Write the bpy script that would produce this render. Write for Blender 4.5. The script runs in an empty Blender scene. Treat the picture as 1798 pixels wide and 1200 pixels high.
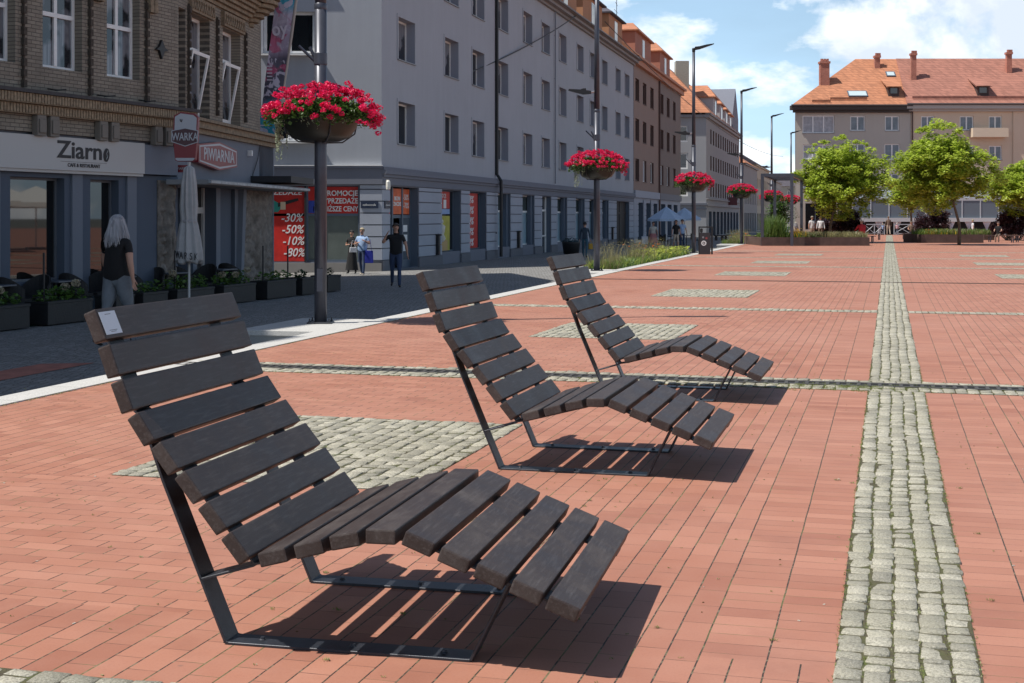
import bpy, bmesh, math, random
import numpy as np
from mathutils import Vector, Matrix
R = math.radians
C = bpy.context.scene.collection
sc = bpy.context.scene

# ------------------------------------------------------------------ camera, sky, sun, exposure
FPX, CXP, HYP, CAMH = 2425.0, 899.0, 382.0, 1.65      # focal length in photo pixels, eye level
cam = bpy.data.objects.new('camera', bpy.data.cameras.new('camera'))
C.objects.link(cam); sc.camera = cam
cam.location = (0, 0, CAMH); cam.rotation_euler = (R(90), 0, 0)
cam.data.sensor_width = 36; cam.data.lens = 36*FPX/1798; cam.data.shift_y = -(600-HYP)/1798
cam.data.clip_end = 5000
SUND = Vector((.5, .135, -.855)).normalized()
sl = bpy.data.lights.new('sun', 'SUN'); sl.energy = 4.5; sl.angle = R(.53); sl.color = (1, .955, .89)
so = bpy.data.objects.new('sun', sl); C.objects.link(so); so.location = (-20, -5, 40)
so.rotation_euler = SUND.to_track_quat('-Z', 'Y').to_euler()
w = bpy.data.worlds.new("World"); sc.world = w; w.use_nodes = True
def make_world():
    nt = w.node_tree; nt.nodes.clear(); N = nt.nodes.new; L = nt.links.new
    out = N('ShaderNodeOutputWorld'); bg = N('ShaderNodeBackground'); bg.inputs['Strength'].default_value = .074
    sky = N('ShaderNodeTexSky'); sky.sky_type = 'NISHITA'; sky.sun_disc = False
    sky.sun_elevation = math.asin(-SUND.z); sky.sun_rotation = math.atan2(-SUND.x, -SUND.y)
    sky.air_density = 1.0; sky.dust_density = .7; sky.ozone_density = 1.6
    tc = N('ShaderNodeTexCoord'); sp = N('ShaderNodeSeparateXYZ'); L(tc.outputs['Generated'], sp.inputs[0])
    # cumulus field: direction stretched so that clouds lie flat towards the horizon
    mp = N('ShaderNodeMapping'); mp.inputs['Scale'].default_value = (1, 1, 1.9); mp.inputs['Location'].default_value = (CLX, CLY, CLZ)
    L(tc.outputs['Generated'], mp.inputs[0])
    n1 = N('ShaderNodeTexNoise'); n1.inputs['Scale'].default_value = 5.5; n1.inputs['Detail'].default_value = 10; n1.inputs['Roughness'].default_value = .56; n1.inputs['Distortion'].default_value = .25
    L(mp.outputs[0], n1.inputs['Vector'])
    r1 = N('ShaderNodeValToRGB'); r1.color_ramp.elements[0].position = .455; r1.color_ramp.elements[1].position = .525
    cv = N('ShaderNodeMath'); cv.operation = 'MULTIPLY_ADD'; cv.inputs[1].default_value = -.34; L(sp.outputs[2], cv.inputs[0]); L(n1.outputs[0], cv.inputs[2]); L(cv.outputs[0], r1.inputs[0])
    # underside tone of the clouds
    mp2 = N('ShaderNodeMapping'); mp2.inputs['Scale'].default_value = (1, 1, 1.9); mp2.inputs['Location'].default_value = (CLX, CLY, CLZ+.035)
    L(tc.outputs['Generated'], mp2.inputs[0])
    n2 = N('ShaderNodeTexNoise'); n2.inputs['Scale'].default_value = 5.5; n2.inputs['Detail'].default_value = 10; n2.inputs['Roughness'].default_value = .56; n2.inputs['Distortion'].default_value = .25
    L(mp2.outputs[0], n2.inputs['Vector'])
    r2 = N('ShaderNodeValToRGB'); e = r2.color_ramp.elements
    e[0].position = .43; e[0].color = (15.2, 15.3, 15.3, 1); e[1].position = .60; e[1].color = (8.4, 9.4, 10.9, 1)
    L(n2.outputs[0], r2.inputs[0])
    # high thin veil
    n3 = N('ShaderNodeTexNoise'); n3.inputs['Scale'].default_value = 2.6; n3.inputs['Detail'].default_value = 7
    mp3 = N('ShaderNodeMapping'); mp3.inputs['Scale'].default_value = (1, 1, 3.5); mp3.inputs['Location'].default_value = (.3, .1, 2.2)
    L(tc.outputs['Generated'], mp3.inputs[0]); L(mp3.outputs[0], n3.inputs['Vector'])
    r3 = N('ShaderNodeValToRGB'); r3.color_ramp.elements[0].position = .3; r3.color_ramp.elements[0].color = (.3,)*3+(1,); r3.color_ramp.elements[1].position = .7; r3.color_ramp.elements[1].color = (.8,)*3+(1,)
    L(n3.outputs[0], r3.inputs[0])
    vz = N('ShaderNodeMath'); vz.operation = 'MULTIPLY_ADD'; vz.inputs[1].default_value = -1.9; vz.inputs[2].default_value = 1; vz.use_clamp = True; L(sp.outputs[2], vz.inputs[0]); vm = N('ShaderNodeMath'); vm.operation = 'MULTIPLY'; L(vz.outputs[0], vm.inputs[0]); L(r3.outputs[0], vm.inputs[1])
    m0 = N('ShaderNodeMixRGB'); m0.inputs['Color2'].default_value = (8.0, 12.2, 16.6, 1); L(vm.outputs[0], m0.inputs[0]); L(sky.outputs[0], m0.inputs['Color1'])
    m1 = N('ShaderNodeMixRGB'); L(r1.outputs[0], m1.inputs[0]); L(m0.outputs[0], m1.inputs['Color1']); L(r2.outputs[0], m1.inputs['Color2'])
    L(m1.outputs[0], bg.inputs['Color']); L(bg.outputs[0], out.inputs[0])
CLX, CLY, CLZ = 3.1, 1.7, .4
make_world()
sc.view_settings.view_transform = 'Standard'; sc.view_settings.look = 'None'
sc.view_settings.gamma = 1; sc.view_settings.exposure = .36

# ------------------------------------------------------------------ helpers
def tag(o, label=None, cat=None, group=None, kind=None):
    if label: o['label'] = label
    if cat: o['category'] = cat
    if group: o['group'] = group
    if kind: o['kind'] = kind
    return o
def thing(name, label, cat, loc=(0, 0, 0), rz=0, group=None):
    o = bpy.data.objects.new(name, None); C.objects.link(o); o.empty_display_size = .3
    o.location = loc; o.rotation_euler = (0, 0, rz); return tag(o, label, cat, group)
def link(name, me, parent=None, loc=(0, 0, 0), rot=(0, 0, 0)):
    o = bpy.data.objects.new(name, me); C.objects.link(o); o.parent = parent; o.location = loc; o.rotation_euler = rot; return o
def kids(o): return [c for c in list(C.objects) if c.parent == o]
def dup(root, loc, rz=0, label=None, scale=None):
    allo = list(C.objects); ch = {}
    for c in allo:
        if c.parent: ch.setdefault(c.parent.name, []).append(c)
    def cp(o, par):
        c = o.copy(); C.objects.link(c); c.parent = par
        for k in ch.get(o.name, []): cp(k, c)
        return c
    r = cp(root, None); r.location = loc; r.rotation_euler = (0, 0, rz)
    if scale: r.scale = (scale,)*3
    if label: r['label'] = label
    return r
class MB:
    def __init__(s): s.v = []; s.f = []; s.m = []
    def add(s, vs, fs, m=0):
        b = len(s.v); s.v += [tuple(x) for x in vs]; s.f += [tuple(b+i for i in f) for f in fs]
        s.m += [m]*len(fs) if isinstance(m, int) else list(m); return s
    def box(s, x0, x1, y0, y1, z0, z1, m=0, M=None):
        vs = [(x, y, z) for z in (z0, z1) for y in (y0, y1) for x in (x0, x1)]
        if M is not None: vs = [M @ Vector(v) for v in vs]
        return s.add(vs, [(0, 2, 3, 1), (4, 5, 7, 6), (0, 1, 5, 4), (2, 6, 7, 3), (0, 4, 6, 2), (1, 3, 7, 5)], m)
    def quad(s, a, b, c, d, m=0): return s.add([a, b, c, d], [(0, 1, 2, 3)], m)
    def prism(s, prof, y0, y1, m=0, M=None):                        # profile in x,z pushed along y
        n = len(prof); vs = [(x, y0, z) for x, z in prof]+[(x, y1, z) for x, z in prof]
        if M is not None: vs = [M @ Vector(v) for v in vs]
        return s.add(vs, [tuple(range(n)), tuple(range(2*n-1, n-1, -1))]+[(i, i+n, (i+1) % n+n, (i+1) % n) for i in range(n)], m)
    def tube(s, pts, r, n=8, m=0, cap=True):
        pts = [Vector(p) for p in pts]; rs = r if isinstance(r, (list, tuple)) else [r]*len(pts); vs = []; fs = []
        up = None
        for i, p in enumerate(pts):
            d = (pts[min(i+1, len(pts)-1)]-pts[max(i-1, 0)]).normalized()
            if up is None: up = Vector((0, 0, 1)) if abs(d.z) < .9 else Vector((1, 0, 0))
            a = d.cross(up).normalized(); b = a.cross(d)
            if b.length > .1: up = b
            for k in range(n):
                t = 2*math.pi*k/n; vs.append(p+(a*math.cos(t)+b*math.sin(t))*rs[i])
        for i in range(len(pts)-1):
            for k in range(n): fs.append((i*n+k, i*n+(k+1) % n, (i+1)*n+(k+1) % n, (i+1)*n+k))
        if cap: fs += [tuple(range(n-1, -1, -1)), tuple((len(pts)-1)*n+k for k in range(n))]
        return s.add(vs, fs, m)
    def lathe(s, prof, c=(0, 0, 0), n=24, m=0, sq=(1, 1)):
        vs = []; fs = []
        for r, z in prof:
            for k in range(n):
                t = 2*math.pi*k/n; vs.append((c[0]+r*math.cos(t)*sq[0], c[1]+r*math.sin(t)*sq[1], c[2]+z))
        for i in range(len(prof)-1):
            for k in range(n): fs.append((i*n+k, i*n+(k+1) % n, (i+1)*n+(k+1) % n, (i+1)*n+k))
        return s.add(vs, fs, m)
    def mesh(s, name, mats, smooth=False, normals=True):
        me = bpy.data.meshes.new(name); me.from_pydata(s.v, [], s.f)
        for x in (mats if isinstance(mats, (list, tuple)) else [mats]): me.materials.append(x)
        if any(s.m): me.polygons.foreach_set('material_index', s.m)
        if smooth: me.polygons.foreach_set('use_smooth', [True]*len(me.polygons))
        me.update(); return me
    def build(s, name, mats, parent=None, loc=(0, 0, 0), rot=(0, 0, 0), smooth=False):
        return link(name, s.mesh(name, mats, smooth), parent, loc, rot)
def bevel(o, wd, seg=2):
    bm = bmesh.new(); bm.from_mesh(o.data); bmesh.ops.recalc_face_normals(bm, faces=bm.faces)
    bmesh.ops.bevel(bm, geom=bm.edges[:], offset=wd, segments=seg, profile=.6, affect='EDGES'); bm.to_mesh(o.data); bm.free(); return o
def leaves(mb, rng, pos, size, m=0, up=.3, aspect=.6, bend=.25, shape=True):
    """many small bent leaves at the given points"""
    pos = np.asarray(pos); n = len(pos)
    d = rng.normal(size=(n, 3)); d[:, 2] = np.abs(d[:, 2])*.4; d /= np.linalg.norm(d, axis=1)[:, None]
    nn = rng.normal(size=(n, 3)); nn[:, 2] += up*3; sd = np.cross(d, nn); sd /= np.linalg.norm(sd, axis=1)[:, None]+1e-9
    no = np.cross(sd, d); s = size*rng.uniform(.6, 1.35, n)[:, None]
    a = pos-d*s*.5; b = pos+sd*s*aspect*.5-no*s*bend*.3; c = pos+d*s*.5-no*s*bend*.5; e = pos-sd*s*aspect*.5-no*s*bend*.3
    vs = np.stack([a, b, c, e], 1).reshape(-1, 3)
    bs = len(mb.v); mb.v += [tuple(x) for x in vs.tolist()]
    mb.f += [(bs+4*i, bs+4*i+1, bs+4*i+2, bs+4*i+3) for i in range(n)]
    mb.m += [m]*n if isinstance(m, int) else [int(x) for x in m]
def blob_pts(rng, c, r, n, shell=.55):
    d = rng.normal(size=(n, 3)); d /= np.linalg.norm(d, axis=1)[:, None]
    t = (shell+(1-shell)*rng.uniform(0, 1, n)**.6)[:, None]; return np.array(c)+d*t*np.array(r)

# ------------------------------------------------------------------ materials
MATS = {}
def mat(name, col, rough=.6, metal=0, noise=0, nscale=8, bump=0, bscale=40, spec=.5, dark=None, coat=0):
    if name in MATS: return MATS[name]
    m = bpy.data.materials.new(name); m.use_nodes = True; nt = m.node_tree; b = nt.nodes['Principled BSDF']
    b.inputs['Base Color'].default_value = (*col, 1); b.inputs['Roughness'].default_value = rough; b.inputs['Metallic'].default_value = metal
    b.inputs['Specular IOR Level'].default_value = spec; b.inputs['Coat Weight'].default_value = coat
    N = nt.nodes.new; L = nt.links.new
    tc = N('ShaderNodeTexCoord')
    if noise or dark:
        n = N('ShaderNodeTexNoise'); n.inputs['Scale'].default_value = nscale; n.inputs['Detail'].default_value = 7; n.inputs['Roughness'].default_value = .62
        L(tc.outputs['Object'], n.inputs['Vector'])
        r = N('ShaderNodeValToRGB'); r.color_ramp.elements[0].position = .3; r.color_ramp.elements[1].position = .7
        dk = dark or tuple(c*(1-noise) for c in col); lt = tuple(min(1, c*(1+noise*.7)) for c in col)
        r.color_ramp.elements[0].color = (*dk, 1); r.color_ramp.elements[1].color = (*lt, 1)
        L(n.outputs[0], r.inputs[0]); L(r.outputs[0], b.inputs['Base Color'])
    if bump:
        n2 = N('ShaderNodeTexNoise'); n2.inputs['Scale'].default_value = bscale; n2.inputs['Detail'].default_value = 5
        L(tc.outputs['Object'], n2.inputs['Vector']); bp = N('ShaderNodeBump'); bp.inputs['Strength'].default_value = bump; bp.inputs['Distance'].default_value = .02
        L(n2.outputs[0], bp.inputs['Height']); L(bp.outputs[0], b.inputs['Normal'])
    MATS[name] = m; return m
def leafmat(name, col, var=.4, scale=3, trans=.35):
    if name in MATS: return MATS[name]
    m = bpy.data.materials.new(name); m.use_nodes = True; nt = m.node_tree; nt.nodes.clear(); N = nt.nodes.new; L = nt.links.new
    out = N('ShaderNodeOutputMaterial'); b = N('ShaderNodeBsdfPrincipled'); t = N('ShaderNodeBsdfTranslucent'); mx = N('ShaderNodeMixShader'); mx.inputs[0].default_value = trans
    g = N('ShaderNodeNewGeometry'); tc = N('ShaderNodeTexCoord'); n = N('ShaderNodeTexNoise'); n.inputs['Scale'].default_value = scale; L(tc.outputs['Object'], n.inputs['Vector'])
    mh = N('ShaderNodeMath'); mh.operation = 'MULTIPLY_ADD'; mh.inputs[1].default_value = .5; L(g.outputs['Random Per Island'], mh.inputs[0])
    m2 = N('ShaderNodeMath'); m2.operation = 'MULTIPLY'; m2.inputs[1].default_value = .5; L(n.outputs[0], m2.inputs[0]); L(m2.outputs[0], mh.inputs[2])
    r = N('ShaderNodeValToRGB'); r.color_ramp.elements[0].position = .15; r.color_ramp.elements[1].position = .85
    r.color_ramp.elements[0].color = (*[c*(1-var) for c in col], 1); r.color_ramp.elements[1].color = (*[min(1, c*(1+var)) for c in col], 1)
    L(mh.outputs[0], r.inputs[0]); L(r.outputs[0], b.inputs['Base Color']); L(r.outputs[0], t.inputs['Color'])
    b.inputs['Roughness'].default_value = .45
    L(b.outputs[0], mx.inputs[1]); L(t.outputs[0], mx.inputs[2]); L(mx.outputs[0], out.inputs[0]); MATS[name] = m; return m
class G:                                                            # tiny node-graph helper
    def __init__(s, name):
        s.m = bpy.data.materials.new(name); s.m.use_nodes = True; s.nt = s.m.node_tree; s.b = s.nt.nodes['Principled BSDF']; MATS[name] = s.m
        s.tc = s.nt.nodes.new('ShaderNodeTexCoord').outputs['Object']
    def ln(s, a, b):
        if hasattr(a, 'is_output'): s.nt.links.new(a, b)
        elif isinstance(a, (tuple, list)): b.default_value = (*a, 1) if len(a) == 3 and len(b.default_value) == 4 else a
        else: b.default_value = a
    def M(s, op, a, b=0, c=0):
        n = s.nt.nodes.new('ShaderNodeMath'); n.operation = op
        for i, x in enumerate((a, b, c)): s.ln(x, n.inputs[i])
        return n.outputs[0]
    def xyz(s, v=None):
        n = s.nt.nodes.new('ShaderNodeSeparateXYZ'); s.ln(v or s.tc, n.inputs[0]); return n.outputs
    def comb(s, x, y, z=0):
        n = s.nt.nodes.new('ShaderNodeCombineXYZ')
        for i, q in enumerate((x, y, z)): s.ln(q, n.inputs[i])
        return n.outputs[0]
    def noise(s, sc_, det=5, v=None, rough=.55, dist=0):
        n = s.nt.nodes.new('ShaderNodeTexNoise'); s.ln(v or s.tc, n.inputs['Vector']); n.inputs['Scale'].default_value = sc_; n.inputs['Detail'].default_value = det
        n.inputs['Roughness'].default_value = rough; n.inputs['Distortion'].default_value = dist; return n.outputs[0]
    def white(s, v):
        n = s.nt.nodes.new('ShaderNodeTexWhiteNoise'); s.ln(v, n.inputs['Vector']); return n.outputs['Value']
    def vor(s, sc_, v=None, feat='F1', rnd=1):
        n = s.nt.nodes.new('ShaderNodeTexVoronoi'); n.feature = feat; s.ln(v or s.tc, n.inputs['Vector']); n.inputs['Scale'].default_value = sc_; n.inputs['Randomness'].default_value = rnd; return n.outputs
    def ramp(s, f, stops):
        n = s.nt.nodes.new('ShaderNodeValToRGB'); e = n.color_ramp.elements
        while len(e) < len(stops): e.new(.5)
        for i, (p, c) in enumerate(stops): e[i].position = p; e[i].color = (*c, 1) if not isinstance(c, (int, float)) else (c, c, c, 1)
        s.ln(f, n.inputs[0]); return n.outputs[0]
    def mix(s, f, a, b, mode='MIX'):
        n = s.nt.nodes.new('ShaderNodeMixRGB'); n.blend_type = mode; s.ln(f, n.inputs[0]); s.ln(a, n.inputs[1]); s.ln(b, n.inputs[2]); return n.outputs[0]
    def bump(s, h, st=.5, d=.01):
        n = s.nt.nodes.new('ShaderNodeBump'); n.inputs['Strength'].default_value = st; n.inputs['Distance'].default_value = d; s.ln(h, n.inputs['Height']); s.ln(n.outputs[0], s.b.inputs['Normal'])
    def col(s, c, rough=.7): s.ln(c, s.b.inputs['Base Color']); s.ln(rough, s.b.inputs['Roughness']); return s.m

def mat_plaza():
    g = G('clay_pavers'); x, y, _ = g.xyz()
    wob = g.noise(3.1, 2); x = g.M('ADD', x, g.M('MULTIPLY', g.M('SUBTRACT', wob, .5), .006)); y = g.M('ADD', y, g.M('MULTIPLY', g.M('SUBTRACT', g.noise(2.3, 2), .5), .008))
    # zones: field phase along the square repeats every 10.6 m
    ph = g.M('MODULO', g.M('ADD', y, 32-4.4), 10.65)
    left = g.M('LESS_THAN', x, -2.69)
    far_l = g.M('LESS_THAN', x, -4.84)
    inpatch = g.M('MULTIPLY', g.M('GREATER_THAN', y, 7.8), g.M('LESS_THAN', y, 10.65))
    stagger = g.M('MULTIPLY', left, g.M('GREATER_THAN', y, 5.2))
    stagger = g.M('MULTIPLY', stagger, g.M('SUBTRACT', 1, g.M('MULTIPLY', far_l, inpatch)))
    low = g.M('LESS_THAN', y, 5.2); cols2 = g.M('MULTIPLY', g.M('MAXIMUM', g.M('LESS_THAN', x, -.69), g.M('GREATER_THAN', x, .81)), g.M('SUBTRACT', 1, stagger)); soldier = g.M('MAXIMUM', low, cols2); x = g.M('SUBTRACT', x, .06)
    W = g.M('SUBTRACT', .25, g.M('MULTIPLY', soldier, .125)); Hh = g.M('ADD', .125, g.M('MULTIPLY', soldier, .125))
    par = g.M('MODULO', g.M('ADD', g.M('FLOOR', g.M('DIVIDE', x, W)), 4000), 2); y = g.M('ADD', y, g.M('MULTIPLY', g.M('MULTIPLY', par, cols2), .125)); row = g.M('FLOOR', g.M('DIVIDE', y, Hh))
    sh = g.M('MULTIPLY', stagger, g.M('ADD', g.M('MULTIPLY', g.M('MODULO', g.M('ADD', row, 400), 2), .5), g.M('MULTIPLY', g.white(g.comb(row, 3, 1)), .12)))
    qx = g.M('ADD', g.M('DIVIDE', x, W), sh); colm = g.M('FLOOR', qx)
    fx = g.M('MULTIPLY', g.M('FRACT', qx), W); fy = g.M('MULTIPLY', g.M('FRACT', g.M('DIVIDE', y, Hh)), Hh)
    jn = g.noise(7, 4); j2 = g.noise(30, 3)
    wj = g.M('ADD', .0032, g.M('MULTIPLY', j2, .007)); wj2 = g.M('ADD', .0012, g.M('MULTIPLY', jn, .0065))
    jx = g.M('LESS_THAN', fx, wj); jy = g.M('LESS_THAN', fy, wj2)
    rnd = g.white(g.comb(colm, row, 0)); rnd2 = g.white(g.comb(colm, row, 7))
    big = g.noise(.35, 5, rough=.6); mid = g.noise(3.5, 6, rough=.65)
    base = g.ramp(rnd, [(0, (.285, .108, .066)), (.25, (.328, .134, .083)), (.75, (.358, .150, .094)), (1, (.405, .180, .116))])
    base = g.mix(g.ramp(big, [(.38, 0), (.70, .7)]), base, (.41, .20, .14))
    base = g.mix(g.ramp(mid, [(.45, 0), (.75, .22)]), base, (.41, .225, .17))
    base = g.mix(g.ramp(g.noise(90, 3), [(.3, .16), (.5, 0)]), base, (.20, .075, .055))
    base = g.mix(g.ramp(g.noise(1.3, 6, rough=.7), [(.52, 0), (.72, .42)]), base, (.235, .10, .07))
    vs = g.nt.nodes.new('ShaderNodeTexVoronoi'); g.ln(g.tc, vs.inputs['Vector']); vs.inputs['Scale'].default_value = 1.7
    spot = g.M('MULTIPLY', g.ramp(vs.outputs['Distance'], [(.018, 1), (.032, 0)]), g.M('GREATER_THAN', g.white(vs.outputs['Color']), .45)); base = g.mix(g.M('MULTIPLY', spot, .6), base, (.12, .085, .07))
    weed = g.ramp(g.noise(2.2, 5, rough=.75), [(.50, 0), (.60, 1)])
    jcol = g.mix(weed, (.035, .022, .017), (.10, .105, .035))  # lengthwise joints: gap shadow put into the dark colour, with weeds
    jcol = g.mix(g.ramp(j2, [(.5, 0), (.62, .7)]), jcol, (.22, .18, .11))
    c = g.mix(jx, base, jcol); c = g.mix(g.M('MULTIPLY', jy, g.ramp(jn, [(.3, .55), (.6, 1)])), c, g.mix(weed, (.13, .06, .04), (.14, .12, .05)))
    h = g.M('SUBTRACT', g.M('ADD', g.M('MULTIPLY', rnd2, .25), g.M('MULTIPLY', g.noise(60, 4), .25)), g.M('MULTIPLY', g.M('MAXIMUM', jx, jy), 1.0))
    g.bump(h, .5, .004); return g.col(c, g.ramp(mid, [(.3, .62), (.7, .82)]))
def mat_sett(name, cols, scale=1.0):
    g = G(name); geo = g.nt.nodes.new('ShaderNodeNewGeometry'); r = geo.outputs['Random Per Island']
    c = g.ramp(r, [(0, cols[0]), (.6, cols[1]), (1, cols[2])])
    c = g.mix(g.ramp(g.noise(95, 4, rough=.8), [(.40, .75), (.58, 0)]), c, tuple(x*.45 for x in cols[0]))
    c = g.mix(g.ramp(g.noise(140, 2), [(.55, 0), (.7, .5)]), c, (.55, .53, .46))
    c = g.mix(g.ramp(g.noise(1.1, 5), [(.45, 0), (.7, .25)]), c, (.30, .29, .20))
    g.bump(g.noise(55, 6, rough=.7), .7, .012); return g.col(c, .8)
def mat_jointsoil():
    g = G('joint_soil'); c = g.ramp(g.noise(6, 6, rough=.75), [(.38, (.06, .048, .03)), (.52, (.09, .085, .036)), (.66, (.075, .10, .028))])
    c = g.mix(g.ramp(g.noise(60, 4), [(.4, .5), (.6, 0)]), c, (.06, .05, .03)); g.bump(g.noise(90, 4), .8, .01); return g.col(c, .95)
def mat_street():
    g = G('street_setts'); x, y, _ = g.xyz()
    x = g.M('ADD', x, g.M('MULTIPLY', g.M('SUBTRACT', g.noise(1.7, 3), .5), .16)); y = g.M('ADD', y, g.M('MULTIPLY', g.M('SUBTRACT', g.noise(2.4, 3), .5), .16))
    v = g.comb(x, y, 0); e = g.vor(9.5, v, 'DISTANCE_TO_EDGE', .38)[0]; cell = g.nt.nodes.new('ShaderNodeTexVoronoi'); g.ln(v, cell.inputs['Vector']); cell.inputs['Scale'].default_value = 9.5; cell.inputs['Randomness'].default_value = .38
    rc = g.white(cell.outputs['Color'])
    c = g.ramp(rc, [(0, (.18, .178, .172)), (.6, (.25, .245, .235)), (1, (.33, .325, .31))])
    c = g.mix(g.ramp(g.noise(.4, 5), [(.4, 0), (.65, .4)]), c, (.17, .16, .15)); c = g.mix(g.ramp(g.noise(40, 4), [(.35, .4), (.6, 0)]), c, (.1, .1, .095))
    joint = g.ramp(e, [(.03, 1), (.09, 0)]); c = g.mix(joint, c, (.075, .07, .055))
    g.bump(g.M('MINIMUM', e, .22), .9, .03); return g.col(c, .75)
def mat_granite(name='pale_granite', base=(.56, .55, .52), slab=1.0):
    g = G(name); x, y, _ = g.xyz(); c = g.ramp(g.noise(120, 3, rough=.8), [(.38, tuple(b*.62 for b in base)), (.55, base), (.7, tuple(min(1, b*1.15) for b in base))])
    c = g.mix(g.ramp(g.noise(1.6, 6, rough=.7), [(.45, 0), (.7, .35)]), c, tuple(b*.72 for b in base))
    f = g.M('FRACT', g.M('DIVIDE', y, slab)); c = g.mix(g.M('LESS_THAN', f, .008), c, (.16, .15, .12)); g.bump(g.noise(90, 4), .3, .005); return g.col(c, .75)
def mat_render(name, base, stain=.25, sc_=.5):
    g = G(name); c = g.mix(g.ramp(g.noise(sc_, 6, rough=.65), [(.35, 0), (.7, stain)]), base, tuple(b*.74 for b in base))
    x, y, z = g.xyz(); n = g.noise(1, 5, v=g.comb(g.M('MULTIPLY', x, 3.0), g.M('MULTIPLY', y, 3.0), g.M('MULTIPLY', z, .25)))
    c = g.mix(g.ramp(n, [(.45, 0), (.7, stain*.8)]), c, tuple(min(1, b*1.16) for b in base)); c = g.mix(g.ramp(g.noise(45, 4), [(.3, .12), (.6, 0)]), c, tuple(b*.6 for b in base))
    g.bump(g.noise(60, 5), .25, .006); return g.col(c, .85)
def mat_wallbrick(name, cols, mortar, w_=.25, h_=.078):
    g = G(name); x, y, z = g.xyz(); b = g.nt.nodes.new('ShaderNodeTexBrick'); g.ln(g.comb(x, z, 0), b.inputs['Vector'])
    for k, v in (('Scale', 1), ('Mortar Size', .008), ('Mortar Smooth', .15), ('Brick Width', w_), ('Row Height', h_), ('Bias', 0)): b.inputs[k].default_value = v
    g.ln(cols[0], b.inputs['Color1']); g.ln(cols[1], b.inputs['Color2']); g.ln(mortar, b.inputs['Mortar'])
    c = g.mix(g.ramp(g.noise(1.2, 6, rough=.7), [(.42, 0), (.7, .55)]), b.outputs['Color'], tuple(q*.5 for q in cols[0]))
    c = g.mix(g.ramp(g.noise(14, 5), [(.35, .35), (.55, 0)]), c, tuple(q*.6 for q in cols[1]))
    g.bump(g.M('SUBTRACT', g.M('MULTIPLY', g.noise(40, 4), .3), b.outputs['Fac']), .6, .012); return g.col(c, .8)
def mat_rooftile(name, base, ax='x'):
    g = G(name); x, y, z = g.xyz(); u = g.M('MULTIPLY', z, 3.6); row = g.M('FLOOR', u); fr = g.M('FRACT', u); cu = g.M('ADD', g.M('MULTIPLY', g.M('ADD', x, y), 4.2), g.M('MULTIPLY', row, .5))
    r = g.white(g.comb(g.M('FLOOR', cu), row, 0)); c = g.ramp(r, [(0, tuple(b*.8 for b in base)), (.5, base), (1, tuple(min(1, b*1.15) for b in base))])
    c = g.mix(g.ramp(g.noise(.5, 6, rough=.7), [(.45, 0), (.7, .35)]), c, tuple(b*.62 for b in base))
    c = g.mix(g.M('MULTIPLY', g.M('LESS_THAN', fr, .14), .55), c, tuple(b*.4 for b in base)); g.bump(g.M('ADD', fr, g.M('MULTIPLY', g.M('PINGPONG', cu, .5), .5)), .7, .05); return g.col(c, .75)
def mat_plank(name='dark_composite'):
    g = G(name); x, y, z = g.xyz(); oi = g.nt.nodes.new('ShaderNodeObjectInfo'); off = g.comb(g.M('MULTIPLY', oi.outputs['Random'], 40), 0, 0)
    va = g.nt.nodes.new('ShaderNodeVectorMath'); g.ln(g.tc, va.inputs[0]); g.ln(off, va.inputs[1]); v = va.outputs[0]
    sm = g.noise(3.2, 7, v=v, rough=.68, dist=.6); x2, y2, z2 = g.xyz(v); st = g.noise(6, 6, v=g.comb(g.M('MULTIPLY', x2, 14), g.M('MULTIPLY', y2, 1.2), g.M('MULTIPLY', z2, 14)), rough=.6)
    c = g.ramp(sm, [(.3, (.029, .019, .016)), (.5, (.041, .029, .025)), (.66, (.066, .052, .046)), (.8, (.125, .108, .10))])
    c = g.mix(g.ramp(st, [(.5, 0), (.72, .4)]), c, (.12, .105, .098)); c = g.mix(g.ramp(g.noise(150, 2, v=v), [(.3, .35), (.45, 0)]), c, (.02, .015, .014))
    g.b.inputs['Specular IOR Level'].default_value = .38; g.bump(g.M('ADD', g.M('MULTIPLY', g.noise(160, 3, v=v), .5), st), .28, .003); return g.col(c, g.ramp(sm, [(.3, .42), (.7, .6)]))

M_plaza = mat_plaza(); M_soil = mat_jointsoil(); M_street = mat_street(); M_gran = mat_granite()
M_gran2 = mat_granite('grey_granite', (.34, .34, .325), .8)
M_sett = mat_sett('granite_setts', ((.28, .265, .21), (.42, .395, .305), (.54, .51, .41)))
M_plank = mat_plank()
M_steel = mat('anthracite_steel', (.030, .034, .043), .42, .3, noise=.25, nscale=20, bump=.08, bscale=200)
M_pole = mat('painted_pole', (.058, .063, .082), .38, .25, noise=.15, nscale=6)
M_black = mat('black_plastic', (.012, .012, .013), .5)
M_white = mat('white_paint', (.78, .78, .76), .45, noise=.06)
M_glass = mat('window_glass', (.012, .015, .018), .04, spec=.9)
M_glassb = mat('bluish_film_glass', (.24, .36, .42), .3, spec=.5, noise=.15, nscale=.8)
def mat_curtained():
    g = G('curtained_pane'); x, y, z = g.xyz(); n = g.noise(1, 4, v=g.comb(g.M('MULTIPLY', x, 26), 0, g.M('MULTIPLY', z, .6)))
    c = g.ramp(n, [(.3, (.10, .105, .12)), (.7, (.26, .265, .285))]); c = g.mix(g.ramp(g.noise(.9, 3), [(.47, 0), (.53, 1)]), c, (.02, .022, .028)); g.b.inputs['Specular IOR Level'].default_value = .8; return g.col(c, .08)
M_cpane = mat_curtained()
M_curtain = mat('net_curtain', (.42, .43, .45), .8, noise=.3, nscale=3)
def P(px, py, z=0.):                                                 # a photo point on a level surface
    Y = FPX*(CAMH-z)/(py-HYP); return Vector(((px-CXP)/FPX*Y, Y, z))
def xat(px, Y): return (px-CXP)/FPX*Y
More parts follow.
